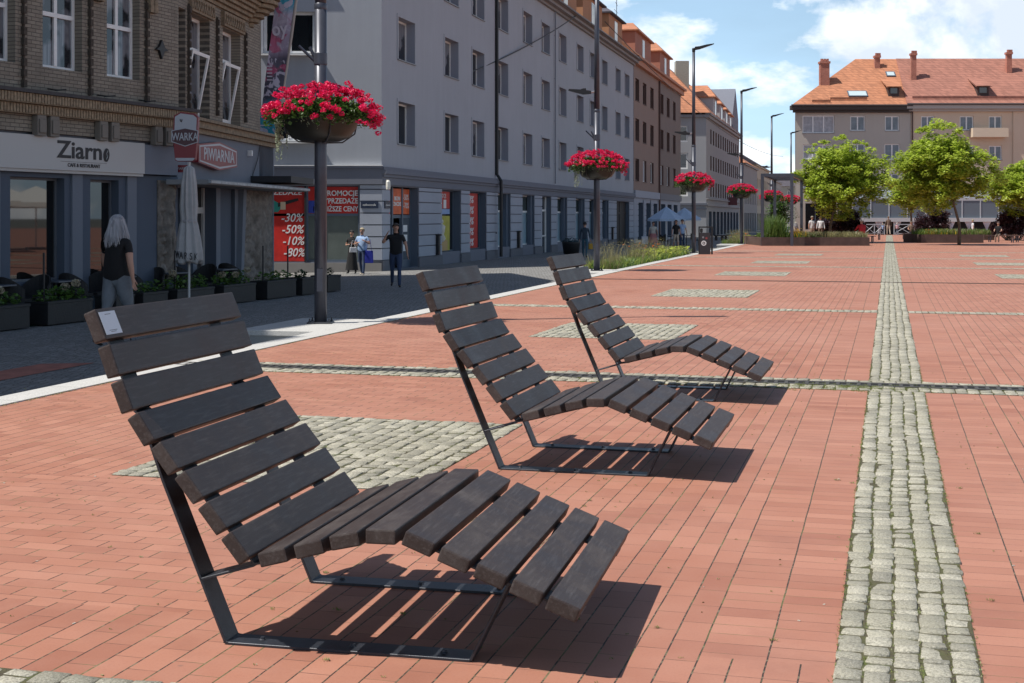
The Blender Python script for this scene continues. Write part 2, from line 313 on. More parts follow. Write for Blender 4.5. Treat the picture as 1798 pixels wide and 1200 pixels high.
def zat(py, Y): return CAMH-(py-HYP)/FPX*Y
ANG = R(15.25); AU = Vector((math.cos(ANG), -math.sin(ANG), 0)); AV = Vector((math.sin(ANG), math.cos(ANG), 0))
def QP(q, p, z=0.): return AU*q+AV*p+Vector((0, 0, z))
KX = lambda y: -4.47+.258*(y-12.05)                                  # inner line of the kerb
def zst(x, y): dk = max(0, (KX(y)-x)*.968-.35); return -.2-.02*dk-.0005*max(y, 0)
RZ = -ANG

# ------------------------------------------------------------------ the ground
rng = np.random.default_rng(7); random.seed(5)
def ground():
    m = MB(); s = 2500; m.quad((-s, -s, -1.6), (s, -s, -1.6), (s, s, -1.6), (-s, s, -1.6)); tag(m.build('ground', mat('far_ground', (.12, .12, .1), .9, noise=.3, nscale=.02)), kind='structure')
    # brick plaza, in its own axes; left side ends at the kerb
    def q_of(x, y): return x*AU.x+y*AU.y
    m = MB(); pts = []
    ys = [-8, 12.05, 30, 80, 150, 420]
    for i in range(len(ys)-1):
        a, b = ys[i], ys[i+1]
        def L(x, y): v = Vector((x, y, 0)); return (v.dot(AU), v.dot(AV), 0)
        m.add([L(KX(a), a), L(KX(a)+140, a), L(KX(b)+140, b), L(KX(b), b)], [(0, 1, 2, 3)])
    tag(m.build('plaza', M_plaza, rot=(0, 0, RZ)), kind='structure')
    # side street falling gently away from the kerb
    m = MB(); cols_ = [0.3, 1.5, 3, 6, 12, 30, 80]; rows = [-12, 5, 12, 20, 30, 40, 55, 80, 110, 150, 200, 430]; vs = []
    for y in rows:
        for c in cols_: x = KX(y)-c; vs.append((x, y, zst(x, y)))
    n = len(cols_); fs = [(j*n+i+1, j*n+i, (j+1)*n+i, (j+1)*n+i+1) for j in range(len(rows)-1) for i in range(n-1)]
    m.add(vs, fs); tag(m.build('street', M_street), kind='structure')
    # kerb line
    m = MB(); A = Vector((KX(-8), -8, 0)); B = Vector((KX(420), 420, 0)); d = (B-A).normalized(); ang = math.atan2(-d.x, d.y); Ln = (B-A).length
    m.box(-.35, 0, 0, Ln, -.5, .012); o = m.build('kerb', M_gran, loc=A, rot=(0, 0, ang)); tag(o, kind='structure')
    # platforms the lamp posts stand on
    for y, wd, ln, lb in ((21.0, 1.25, 2.4, 'low stone block beside the kerb carrying the nearest lamp post'), (42.3, 1.3, 2.6, 'low stone slab at the near end of the flower bed, under the second lamp post'), (84.5, 1.2, 2.4, 'low stone block under the lamp post left of the pergola')):
        m = MB(); m.box(-.352-wd, -.352, -ln/2, ln/2, -.6, .006); m.box(-.352-wd+.02, -.4, -ln/2+.02, ln/2-.02, -.6, .0)
        m.box(-.355-wd, -.352-wd+.4, -ln/2-.004, -ln/2+.35, -.6, -.06)
        o = MB(); o.box(-.352-wd, -.352, -ln/2, ln/2, -.6, -.075, 1); o.box(-.372-wd, -.352, -ln/2-.02, ln/2+.02, -.075, .004, 0)
        bevel(tag(o.build('lamp_platform', [M_gran, M_gran2], loc=(KX(y), y, 0), rot=(0, 0, ang)), lb, 'plinth'), .008)
    # strip of red pavers in the street at the left edge of the view
    m = MB(); m.box(-2.6, -1.9, 0, 9, -.4, 0); 
    p0 = Vector((KX(9), 9, 0)); vs = []
    for t in (0, 3, 6, 9):
        for o_ in (-3.2, -2.5): x = KX(9+t)+o_; y = 9+t; vs.append((x, y, zst(x, y)+.006))
    m = MB(); m.add(vs, [(1, 0, 2, 3), (3, 2, 4, 5), (5, 4, 6, 7)]); tag(m.build('street_brick_strip', mat('street_brick', (.36, .13, .09), .8, noise=.3, nscale=5)), kind='structure')
    return ang
KANG = ground()

# granite setts: every stone is real, bevelled and uneven
def setts(name, x0, x1, y0, y1, nx, ny, seed, lx=True, lowpoly=False, z=.0):
    """nx stones across by ny along, in square axes"""
    r = np.random.default_rng(seed); m = MB(); dx = (x1-x0)/nx; dy = (y1-y0)/ny; vs = []; fs = []
    for i in range(nx):
        yy = y0; off = r.uniform(-.5, 0)*dy; ycuts = [y0]+[y0+(k+1)*dy+off+r.normal()*dy*.2 for k in range(ny) if y0+(k+1)*dy+off < y1-dy*.35]+[y1]
        for k in range(len(ycuts)-1):
            a, b = ycuts[k], ycuts[k+1]; cx = x0+(i+.5)*dx+.006*math.sin(a*2.1)+r.normal()*.0035; cy = (a+b)/2
            hw = dx/2-.002-r.uniform(-.002, .006); hl = (b-a)/2-.003-r.uniform(0, .003); h = .008+r.uniform(-.003, .004); t = r.normal(0, .035, 2)
            ring = [(-1, -1), (0, -1.04), (1, -1), (1.03, 0), (1, 1), (0, 1.04), (-1, 1), (-1.03, 0)]
            jj = r.uniform(.93, 1.03, (8, 2)); bs = len(vs); rot = r.normal()*.05
            P8 = [(sx*hw*j[0], sy*hl*j[1]) for (sx, sy), j in zip(ring, jj)]; P8 = [(a_-rot*b_, b_+rot*a_) for a_, b_ in P8]
            if lowpoly:
                for ax, ay in P8[::2]: vs.append((cx+ax, cy+ay, z))
                for ax, ay in P8[::2]: vs.append((cx+ax*.93, cy+ay*.93, z+h))
                fs += [(bs+q, bs+(q+1) % 4, bs+4+(q+1) % 4, bs+4+q) for q in range(4)]+[(bs+4, bs+5, bs+6, bs+7)]
            else:
                for ax, ay in P8: vs.append((cx+ax, cy+ay, z-.004))
                for ax, ay in P8: vs.append((cx+ax*.975, cy+ay*.975, z+h*.6+(ax*t[0]+ay*t[1])))
                for ax, ay in P8: vs.append((cx+ax*.90, cy+ay*.90, z+h+(ax*t[0]+ay*t[1])+r.normal()*.0009))
                vs.append((cx, cy, z+h+.0025))
                for o in (0, 8): fs += [(bs+o+q, bs+o+(q+1) % 8, bs+o+8+(q+1) % 8, bs+o+8+q) for q in range(8)]
                fs += [(bs+16+q, bs+16+(q+1) % 8, bs+24) for q in range(8)]
    m.add(vs, fs); o = m.build(name, M_sett, rot=(0, 0, RZ), smooth=not lowpoly); tag(o, kind='structure')
    b = MB(); b.quad((x0, y0, .004), (x1, y0, .004), (x1, y1, .004), (x0, y1, .004)); tag(b.build('joint_bed', M_soil, rot=(0, 0, RZ)), kind='structure')
    return o
SX0, SX1 = -.185, .325
DR = [13.72, 13.95, 14.12, 14.55]
setts('sett_strip', SX0, SX1, 3.6, 13.54, 5, 93, 1)
setts('sett_strip', SX0, SX1, 14.37, 36, 5, 195, 2)
setts('sett_strip', SX0, SX1, 36.4, 132, 5, 800, 3, lowpoly=True)
setts('sett_band', -9, SX1-.51-.004, 3.62, 4.38, 70, 7, 4)
def drain(p0, q0, q1, wide):
    # setts both sides of a slotted drain
    if wide:
        setts('sett_band', q0, q1, p0-.45, p0-.145, int((q1-q0)/.11), 3, 5); setts('sett_band', q0, q1, p0+.145, p0+.36, int((q1-q0)/.12), 2, 8)
    m = MB(); w_ = .14 if wide else .06
    m.box(q0, q1, p0-w_, p0-w_+.025, 0, .014); m.box(q0, q1, p0+w_-.025, p0+w_, 0, .014); m.box(q0, q1, p0-w_+.025, p0+w_-.025, 0, .006, 1)
    if wide:
        q = q0
        while q < q1: m.box(q, q+.035, p0-.075, p0+.075, .006, .013); q += .1
        m.box(q0, q1, p0-w_+.025, p0-.075, .006, .0125); m.box(q0, q1, p0+.075, p0+w_-.025, .006, .0125)
    o = m.build('drain_channel', [mat('drain_grate', (.06, .056, .052), .7, noise=.3, nscale=9), mat('drain_slot', (.006, .006, .006), .9)], rot=(0, 0, RZ))
    return tag(o, 'slotted drain running across the square just behind the third lounger' if wide else 'thin drain line crossing the middle of the square', 'drain')
drain(14.0, -8.0, 9, True); drain(36.2, -8.2, 22, False)
for p, wd, sd in ((24.95, .5, 10), (46.9, .6, 11), (57.2, .5, 12), (68, .5, 13)):
    setts('sett_band', -8.3, SX0-.004, p-wd/2, p+wd/2, 72, int(wd/.105), sd, lowpoly=p > 26); setts('sett_band', SX1+.004, 26, p-wd/2, p+wd/2, 230, int(wd/.105), sd+5, lowpoly=True)
for i, (a, b) in enumerate(((7.85, 10.6), (18.45, 21.1), (28.6, 31.55), (39.4, 42.2), (50.1, 52.9), (60.8, 63.5))):
    setts('sett_patch', -4.8, -2.8, a, b, 18, 25, 30+i, lowpoly=i > 2)
    if i > 1: setts('sett_patch', 2.95, 4.9, a, b, 18, 25, 40+i, lowpoly=True)
    if i > 2: setts('sett_patch', 7.6, 9.5, a, b, 18, 25, 50+i, lowpoly=True)

def weeds():
    m = MB(); r = np.random.default_rng(3); n = 0
    def tuft(q, p, s, k):
        nonlocal n
        for _ in range(k):
            a = r.uniform(0, 6.28); l = s*r.uniform(.4, 1.2); wv = .0022*r.uniform(.8, 1.6); x = q+r.normal()*s*.5; y = p+r.normal()*s*.35
            tx, ty = math.cos(a)*l*.7, math.sin(a)*l*.7; nx, ny = -math.sin(a)*wv, math.cos(a)*wv
            m.add([(x-nx, y-ny, .003), (x+nx, y+ny, .003), (x+tx+nx*.3, y+ty+ny*.3, .004+l*.55)], [(0, 1, 2)])
    for _ in range(2200):                                             # along the sett joints
        j = r.integers(0, 6); tuft(SX0+j*.102, r.uniform(3.8, 16), .012, 5)
    for _ in range(900): tuft(r.uniform(-8, 8), 14+r.choice([-.15, .15, .37, -.46, -.3, .25]), .02, 9)
    for _ in range(300): tuft(r.normal(-.35, .45), 13.75+r.normal()*.12, .03, 14)
    for _ in range(700): tuft(r.uniform(-4.8, -2.8), r.uniform(7.9, 10.6), .013, 5)
    for _ in range(700): tuft(round(r.uniform(-8, 4)/.25)*.25, r.uniform(4.5, 16), .009, 5)
    for _ in range(26): tuft(r.uniform(-3, 2), r.uniform(4.6, 9), .016, 16)
    for _ in range(700): y = r.uniform(9, 45); v = Vector((KX(y)+.02, y, 0)); tuft(v.dot(AU), v.dot(AV), .02, 8)
    o = m.build('joint_weeds', leafmat('weed_blades', (.17, .20, .05), .5), rot=(0, 0, RZ)); tag(o, 'sparse green and straw coloured weeds in the paving joints', 'weeds', kind='stuff')
    m = MB()                                                         # crumbs, leaf bits and small pale stones lying on the bricks
    for _ in range(420):
        q = r.uniform(-6, 5); p = r.uniform(4.2, 22); s = r.uniform(.002, .007); a = r.uniform(0, 3.1); h = r.uniform(.001, .004); k = r.integers(0, 3)
        m.box(-s, s, -s*.5, s*.5, 0, h, int(k), Matrix.Translation((q, p, .001)) @ Matrix.Rotation(a, 4, 'Z'))
    o = m.build('litter_crumbs', [mat('dry_leaf', (.16, .09, .04), .9), mat('pale_grit', (.5, .47, .4), .9), mat('straw_bit', (.3, .24, .12), .9)], rot=(0, 0, RZ)); tag(o, 'tiny bits of dry leaf and grit scattered on the bricks', 'debris', kind='stuff')
weeds()

# ------------------------------------------------------------------ loungers
SLATS = [((-.487, 1.297), (-.438, 1.181)), ((-.427, 1.163), (-.384, 1.045)), ((-.373, 1.029), (-.326, .913)),
         ((-.306, .906), (-.235, .803)), ((-.215, .796), (-.139, .697)), ((-.115, .689), (-.037, .593)), ((-.018, .578), (.060, .481)), ((.076, .468), (.153, .374)),
         ((.183, .390), (.292, .419)), ((.325, .428), (.435, .457)), ((.464, .467), (.576, .492)), ((.607, .502), (.722, .503)),
         ((.763, .503), (.873, .461)), ((.900, .452), (1.009, .410)), ((1.034, .400), (1.144, .358)), ((1.167, .350), (1.278, .307)), ((1.300, .300), (1.412, .257))]
def lounger():
    t = thing('slatted_lounger', '', 'lounger', group='dark slatted loungers on the brick square')
    V0, V1, TH = -.118, 1.152, .055
    for i, (a, b) in enumerate(SLATS):
        a = Vector(a); b = Vector(b); e = (b-a).normalized(); n = Vector((-e.y, e.x))*-1 if i < 0 else Vector((e.y, -e.x)); n = -n if n.y > 0 else n
        L_ = (b-a).length; m = MB(); vs = []
        for y in (V0+random.uniform(-.003, .003), V1+random.uniform(-.003, .003)):
            for u_, w_ in ((0, 0), (L_, 0), (L_, TH), (0, TH)): q = a+e*u_+n*w_; vs.append((q.x-(a.x+b.x)/2, y-.517, q.y-(a.y+b.y)/2))
        m.add(vs, [(0, 1, 2, 3), (7, 6, 5, 4), (0, 4, 5, 1), (1, 5, 6, 2), (2, 6, 7, 3), (3, 7, 4, 0)])
        sl_o = bevel(m.build('slat', M_plank, t, ((a.x+b.x)/2, .517, (a.y+b.y)/2)), .0065, 2)
    def bar(pts, y0, y1, th, name):                                  # flat bar: width along the slats
        n = len(pts); up = []; lo = []
        for i, p in enumerate(pts):
            p = Vector(p); d0 = (Vector(pts[i])-Vector(pts[i-1])).normalized() if i else None; d1 = (Vector(pts[i+1])-Vector(pts[i])).normalized() if i < n-1 else None
            d = ((d0 or d1)+(d1 or d0)).normalized(); nn = Vector((-d.y, d.x)); k = th/2/max(.5, nn.dot(Vector((-(d0 or d1).y, (d0 or d1).x)))); up.append(p+nn*k); lo.append(p-nn*k)
        m = MB(); vs = [(q.x, y, q.y) for y in (y0, y1) for q in up+lo]; k = 2*n; fs = []
        for i in range(n-1):
            fs += [(i, i+1, k+i+1, k+i), (n+i+1, n+i, k+n+i, k+n+i+1), (i, n+i, n+i+1, i+1), (k+i, k+i+1, k+n+i+1, k+n+i)]
        fs += [(0, k, k+n, n), (n-1, 2*n-1, k+2*n-1, k+n-1)]; m.add(vs, fs); return bevel(m.build(name, M_steel, t), .0015, 1)
    def under(i, end, off=TH+.006):                                  # point behind slat i
        a, b = map(Vector, SLATS[i]); e = (b-a).normalized(); n = Vector((e.y, -e.x)); n = -n if n.y > 0 else n; return tuple((a if end == 0 else b)+n*off)
    for y0 in (0.0, .915):
        y1 = y0+.115
        bar([(-.008, .012), (.012, .0055), (.94, .0055), (.975, .0055)], y0, y1, .011, 'base_runner')
        bar([(0.0, .008), (-.262, .62), under(3, 0)], y0, y1, .012, 'rear_leg')
        bar([under(3, 0), under(2, 1), under(0, 0)], y0, y1, .010, 'back_support')
        sb = [under(3, 0), under(4, 0), under(7, 1)]; corner = (.118, .318)
        bar([under(3, 0), under(5, 0), under(7, 1), corner, under(8, 0), under(10, 1), under(11, 0), under(11, 1), under(12, 0), under(16, 1)], y0, y1, .010, 'seat_support')
        bar([(.976, .006), under(14, 1)], y0, y1, .011, 'front_leg')
        bar([(-.105, .245), (.118, .312)], y0, y1, .010, 'brace')
        for u_ in (.13, .5, .86): m = MB(); m.lathe([(0, .022), (.009, .022), (.010, .016), (.014, .0125), (.0145, .011)], (u_, y0+.058, 0), 8); m.build('anchor_bolt', M_steel, t)
    return t
L1 = lounger(); c1 = P(395.4, 1132.4)
L1['label'] = 'nearest and largest dark slatted lounger, with a small white sticker on its top slat'
L1.location = c1; L1.rotation_euler.z = -R(12.67)
def place(u0, deg, lab): dup(L1, u0, -R(deg), lab)
place((-.085, 9.03, 0), 15.0, 'middle dark slatted lounger, between the nearest one and the farthest one')
place((.86, 12.60, 0), 15.6, 'farthest and smallest of the dark slatted loungers, standing just before the drain')
# sticker on the first slat of the nearest lounger, its code left out
a, b = map(Vector, SLATS[0]); e = (b-a).normalized()
m = MB(); m.box(-.062, .062, -.001, .0, -.047, .047); st = m.build('sticker', mat('sticker_white', (.62, .68, .72), .45), L1, loc=(0, 0, 0))
st.matrix_local = Matrix.Translation((0, 0, 0)); n = Vector((-e.y, e.x)); n = n if n.x > 0 else -n
ax_y = Vector((0, 1, 0)); ax_z = Vector((-e.x, 0, -e.y)); ax_n = ax_y.cross(ax_z)
mid = (a+b)/2; Mx = Matrix.Identity(4)
for i in range(3): Mx[i][0] = ax_y[i]; Mx[i][1] = -ax_n[i]; Mx[i][2] = ax_z[i]
q = MB()
for z_, w_ in ((.034, .022), (-.032, .030), (-.038, .020)): q.box(-w_, w_, -.0015, -.001, z_, z_+.0025)
q.build('sticker_print', mat('print_grey', (.18, .19, .2), .6), st)
face = Vector((mid.x, -.045, mid.y)); st.matrix_local = Matrix.Translation(face+Vector((n.x, 0, n.y))*.0015) @ Mx

# ------------------------------------------------------------------ lamp posts, flower baskets
def lamp_post():
    t = thing('lamp_post', '', 'lamp post', group='tall anthracite lamp posts along the kerb')
    m = MB(); m.tube([(0, 0, .02), (0, 0, 4.9)], [.098, .094], 28); m.tube([(0, 0, 4.9), (0, 0, 9.35)], [.088, .062], 24); m.lathe([(.094, 4.88), (.1, 4.9), (.1, 4.96), (.088, 4.98)], n=24); m.build('pole', M_pole, t, smooth=True)
    m = MB(); m.box(-.19, .19, -.19, .19, .006, .028); bevel(m.build('base_plate', M_steel, t), .004, 1)
    for sx in (-.15, .15):
        for sy in (-.15, .15):
            m = MB(); m.lathe([(.022, 0), (.022, .02), (.012, .022), (.012, .055), (0, .056)], (sx, sy, .028), 6); m.build('bolt', M_steel, t)
    m = MB(); m.lathe([(.064, 0), (.075, .03), (.078, .16), (.06, .2), (0, .2)], (0, 0, 9.25), 16); m.tube([(0, 0, 9.38), (.12, 0, 9.42)], .035, 8); m.build('head_joint', M_black, t)
    m = MB(); m.prism([(.08, 9.36), (.30, 9.40), (.62, 9.52), (.92, 9.62), (.93, 9.65), (.58, 9.60), (.25, 9.52), (.06, 9.50)], -.13, .13); hd = m.build('lamp_head', M_black, t)
    m = MB(); m.add([(.40, -.1, 9.430), (.40, .1, 9.430), (.85, .1, 9.588), (.85, -.1, 9.588)], [(0, 1, 2, 3)]); m.build('lamp_lens', mat('lens', (.5, .52, .5), .2), hd)
    m = MB(); m.tube([(-.08, 0, 5.52), (-.22, 0, 5.5)], .035, 10); m.build('side_arm', mat('bare_metal', (.45, .45, .45), .35, .8), t)
    m = MB(); m.prism([(-.18, 5.46), (-.42, 5.44), (-.88, 5.56), (-.87, 5.60), (-.52, 5.585), (-.42, 5.62), (-.34, 5.62), (-.33, 5.56), (-.18, 5.54)], -.1, .1); m.build('side_lamp', M_black, t)
    m = MB(); m.tube([(-.09, 0, 4.08), (-.34, 0, 4.32)], .022, 8); m.tube([(-.09, 0, 4.14), (-.17, 0, 4.30)], .026, 8); m.lathe([(.1, 4.02), (.106, 4.03), (.106, 4.2), (.1, 4.21)], n=20); m.build('flag_holder', M_pole, t)
    m = MB(); m.box(-.045, .045, -.1, -.085, .5, .85); m.build('access_door', M_pole, t)
    return t
LPX = [(563, 21.5, 0), (1048, 42.57, 0), (1218, 63.6, 0), (1302, 84.9, 0), (1355, 106, 0), (1389, 127, 0)]
labs = ['nearest grey lamp post, standing on the stone block behind the first lounger', 'lamp post at the near end of the flower bed, beyond the farthest lounger', 'lamp post next to the blue parasols and the black display cabinet',
        'lamp post just left of the dark steel pergola', 'lamp post seen through the dark steel pergola', 'farthest lamp post, rising beside the far grey house']
lp = lamp_post(); LP = []
for i, (px, Y, _) in enumerate(LPX):
    loc = (xat(px, Y), Y, 0)
    if i == 0: lp.location = loc; lp['label'] = labs[0]; LP.append(lp)
    else: LP.append(dup(lp, loc, 0, labs[i]))
def flower_basket(seed):
    r = np.random.default_rng(seed)
    t = thing('flower_basket', '', 'flower basket', group='pink geranium baskets on the lamp posts')
    zt, zb = 3.27, 2.83; m = MB(); m.lathe([(.10, zb), (.30, zb+.005), (.46, zb+.07), (.56, zb+.22), (.60, zt), (.615, zt), (.615, zt-.03), (.58, zt-.03), (.54, zb+.22)], n=36); m.build('bowl', mat('bowl_plastic', (.013, .015, .011), .45, noise=.2, nscale=4), t, smooth=True)
    m = MB(); m.lathe([(.57, zt-.06), (.58, zt-.02), (.1, zt-.02)], n=24); m.build('soil', mat('soil', (.03, .02, .015), .95), t)
    m = MB()
    for k in range(4): a = k*math.pi/2+.4; m.tube([(.1*math.cos(a), .1*math.sin(a), zb-.02), (.35*math.cos(a), .35*math.sin(a), zb-.01), (.55*math.cos(a), .55*math.sin(a), zb+.13), (.62*math.cos(a), .62*math.sin(a), zt)], .012, 6)
    m.build('bracket', M_steel, t)
    m = MB(); n = 3600; a = r.uniform(0, 6.283, n); rr = r.uniform(.15, .86, n)**.8; z = zt+.02+.26*(1-(rr/.86)**2)*r.uniform(.1, 1, n)-.32*np.clip(rr-.55, 0, 1)*r.uniform(0, 2.4, n)
    leaves(m, r, np.stack([rr*np.cos(a), rr*np.sin(a), z], 1), .062, up=.8, aspect=1.0); lf = m.build('foliage', leafmat('geranium_leaf', (.055, .12, .022), .5, 6), t); tag(lf, kind='stuff')
    a = r.uniform(0, 6.283, 1500); wv = .5+.5*np.sin(a*3+1)*np.sin(a*5+2); dz_ = r.uniform(-.06, 1, 1500)*(.06+.20*wv); rr = .60+r.uniform(0, .12, 1500)
    m = MB(); leaves(m, r, np.stack([rr*np.cos(a), rr*np.sin(a), zt+.05-dz_], 1), .055, up=.4, aspect=.95); tag(m.build('rim_foliage', leafmat('geranium_leaf', (.055, .12, .022), .5, 6), t), kind='stuff')
    m = MB(); heads = []
    for _ in range(215):
        a = r.uniform(0, 6.283); q = r.uniform(0, 1)**.55*.92; z = zt+.13+.30*(1-(q/.92)**2)+r.normal()*.035-(.25*max(0, q-.72)*4*r.uniform(.2, 1)); heads.append((q*math.cos(a), q*math.sin(a), z, r.uniform(.035, .06)))
    for a0, dl in ((-.25, .42), (.05, .25), (2.9, .12), (-.6, .3), (-1.3, .2), (-2.0, .18), (-2.4, .1)):
        for _ in range(9): a = a0+r.normal()*.11; q = .88+r.uniform(-.07, .1); heads.append((q*math.cos(a), q*math.sin(a), zt+.08-dl*r.uniform(0, 1), .05))
    for hx, hy, hz, s in heads:
        pts = blob_pts(r, (hx, hy, hz), (s, s, s*.72), 34, .7); leaves(m, r, pts, .036, up=.2, aspect=.95, bend=.1)
    tag(m.build('blossoms', leafmat('pink_petals', (.80, .018, .12), .3, 7, .3), t), kind='stuff')
    m = MB()                                                         # silvery trailing strands
    for k in range(52):
        a = r.choice([2.7, 3.1, 2.9, 3.3, -1.7, -1.2, 3.4, .3, -2.2, -2.6])+r.normal()*.16; ln = r.uniform(.15, .60)*(1.35 if abs(a-3) < .5 else .6); x0 = .62*math.cos(a); y0 = .62*math.sin(a); pts = []
        for j in range(int(ln/.016)): zz = zt+.05-j*.016; pts.append((x0*(1+.1*min(1, j/8))+.012*math.sin(j*.5+k), y0*(1+.1*min(1, j/8))+.012*math.cos(j*.4+k), zz))
        if pts: leaves(m, r, np.array(pts)+r.normal(size=(len(pts), 3))*.008, .030, up=.1, aspect=.9)
    tag(m.build('trailing_foliage', leafmat('silver_leaf', (.34, .40, .27), .3, 6), t), kind='stuff')
    return t
fb = flower_basket(11); fb2 = flower_basket(23)
blabs = ['nearest basket of pink geraniums, high on the first lamp post', 'basket of pink geraniums on the lamp post by the flower bed', 'basket of pink geraniums above the blue parasols', 'pink geranium basket on the lamp post left of the pergola', 'pink geranium basket seen through the pergola', 'pink geranium basket on the farthest lamp post, right of the pergola']
for i, o in enumerate(LP):
    if i == 0: fb.location = o.location; fb.rotation_euler.z = 0; fb['label'] = blabs[0]
    elif i == 1: fb2.location = o.location; fb2.rotation_euler.z = .5; fb2['label'] = blabs[1]
    else: dup(fb2 if i % 2 else fb, o.location, [0, 0, .9, 2.2, 3.9, 5][i], blabs[i])

# ------------------------------------------------------------------ building tools
class Face:
    """a wall plane: local x runs along it, local y goes inward, z up"""
    def __init__(s, parent, ox=0, oy=0, rz=0): s.p = parent; s.o = Vector((ox, oy, 0)); s.rz = rz; s.R = Matrix.Rotation(rz, 3, 'Z')
    def put(s, name, mb, mats, at=(0, 0, 0), parent=None, smooth=False):
        if parent is not None: return mb.build(name, mats, parent, at, smooth=smooth)
        l = s.o+s.R @ Vector(at); return mb.build(name, mats, s.p, l, (0, 0, s.rz), smooth)
    def link(s, name, me, at=(0, 0, 0)):
        return link(name, me, s.p, s.o+s.R @ Vector(at), (0, 0, s.rz))
def wall_mesh(xs, zs, holes, depth, m_wall=0, m_rev=1, y=0, grooves=None):
    m = MB(); X = sorted(set([round(v, 4) for v in xs]+[round(v, 4) for h in holes for v in h[:2]])); Z = sorted(set([round(v, 4) for v in zs]+[round(v, 4) for h in holes for v in h[2:4]]))
    hs = [tuple(round(v, 4) for v in h[:4]) for h in holes]
    for i in range(len(X)-1):
        for j in range(len(Z)-1):
            cx = (X[i]+X[i+1])/2; cz = (Z[j]+Z[j+1])/2
            if any(h[0] < cx < h[1] and h[2] < cz < h[3] for h in hs): continue
            m.add([(X[i], y, Z[j]), (X[i+1], y, Z[j]), (X[i+1], y, Z[j+1]), (X[i], y, Z[j+1])], [(0, 1, 2, 3)], m_wall)
    for a, b, c, d in hs:
        y1 = y+depth
        m.add([(a, y, c), (a, y1, c), (a, y1, d), (a, y, d)], [(0, 1, 2, 3)], m_rev); m.add([(b, y, c), (b, y, d), (b, y1, d), (b, y1, c)], [(0, 1, 2, 3)], m_rev)
        m.add([(a, y, c), (b, y, c), (b, y1, c), (a, y1, c)], [(0, 1, 2, 3)], m_rev); m.add([(a, y, d), (a, y1, d), (b, y1, d), (b, y, d)], [(0, 1, 2, 3)], m_rev)
    return m
WC = {}
def window(F, x0, x1, z0, z1, y, fm=None, gm=None, mull=1, transom=0, fw=.06, parent=None, curtain=True, sill=None, seed=0, cfrac=.5):
    fm = fm or M_white; gm = gm or M_glass; w_, h_ = round(x1-x0, 2), round(z1-z0, 2); key = (w_, h_, fm.name, gm.name, mull, transom, fw, curtain, sill and sill.name, cfrac)
    if key not in WC:
        f = MB(); f.box(0, fw, 0, .07, 0, h_); f.box(w_-fw, w_, 0, .07, 0, h_); f.box(fw, w_-fw, 0, .07, 0, fw); f.box(fw, w_-fw, 0, .07, h_-fw, h_)
        for k in range(mull): c = w_*(k+1)/(mull+1); f.box(c-fw*.6, c+fw*.6, -.012, .06, fw, h_-fw)
        if transom: f.box(fw, w_-fw, -.02, .055, transom*h_-fw*.6, transom*h_+fw*.6)
        g = MB(); g.quad((fw, .035, fw), (w_-fw, .035, fw), (w_-fw, .035, h_-fw), (fw, .035, h_-fw)); c_ = None
        s_ = None
        if sill: s_ = MB(); s_.box(-.06, w_+.06, -y-.07, -.003, -.045, -.005); s_ = s_.mesh('window_sill', sill)
        WC[key] = (f.mesh('window_frame', fm), g.mesh('pane', gm), s_)
    a, b, c = WC[key]; o = F.link('window', a, (x0, y, z0)); link('pane', b, o)
    if c: link('sill', c, o)
    return o
def text(body, size, m, parent, loc, rot=(R(90), 0, 0), ext=.004, bold=0, shear=0, align='CENTER', name='lettering', sx=1, space=1):
    cu = bpy.data.curves.new('t', 'FONT'); cu.body = body; cu.size = size; cu.extrude = ext; cu.offset = bold; cu.shear = shear; cu.align_x = align; cu.align_y = 'CENTER'; cu.resolution_u = 3; cu.space_character = space
    o = bpy.data.objects.new('t', cu); C.objects.link(o); bpy.context.view_layer.update()
    me = bpy.data.meshes.new_from_object(o.evaluated_get(bpy.context.evaluated_depsgraph_get())); bpy.data.objects.remove(o)
    me.materials.clear(); me.materials.append(m); r = link(name, me, parent, loc, rot); r.scale = (sx, 1, 1); return r
def box_body(F, name, x0, x1, y0, y1, z0, z1, m, parent=None):
    b = MB(); b.box(x0, x1, y0, y1, z0, z1); return F.put(name, b, m, parent=parent)
def hip(F, name, x0, x1, y0, y1, z0, rise, m, hip0=0, hip1=0, over=.4, ridge_y=None):
    ry = ridge_y if ridge_y is not None else (y0+y1)/2; b = MB(); a, c, d, e = x0-over, x1+over, y0-over, y1+over
    V = [(a, d, z0), (c, d, z0), (c, e, z0), (a, e, z0), (a+hip0, ry, z0+rise), (c-hip1, ry, z0+rise)]
    b.add(V, [(0, 1, 5, 4), (2, 3, 4, 5), (3, 0, 4), (1, 2, 5), (3, 2, 1, 0)]); return F.put(name, b, m)
def dormer(F, x0, x1, z0, z1, y, dep, wallm, roofm, rise=.7, win=True):
    b = MB(); b.box(x0, x1, y, y+dep, z0, z1); d = F.put('dormer', b, wallm)
    r = MB(); o = .3; r.box(x0-o, x1+o, y-o, y+dep, z1, z1+.1); xm = (x0+x1)/2
    r.add([(x0-o, y-o, z1+.1), (x1+o, y-o, z1+.1), (x1+o, y+dep, z1+.1), (x0-o, y+dep, z1+.1), (xm, y+.9, z1+.1+rise), (xm, y+dep, z1+.1+rise)], [(0, 1, 4), (1, 2, 5, 4), (3, 0, 4, 5)])
    r.build('dormer_roof', roofm, d)
    if win:
        w_ = MB(); w_.box(xm-.6, xm+.6, y-.04, y, z0+.35, z1-.25); w_.build('dormer_window_frame', M_white, d); g = MB(); g.box(xm-.52, xm-.04, y-.05, y-.04, z0+.43, z1-.33); g.box(xm+.04, xm+.52, y-.05, y-.04, z0+.43, z1-.33); g.build('dormer_pane', M_glass, d)
    return d
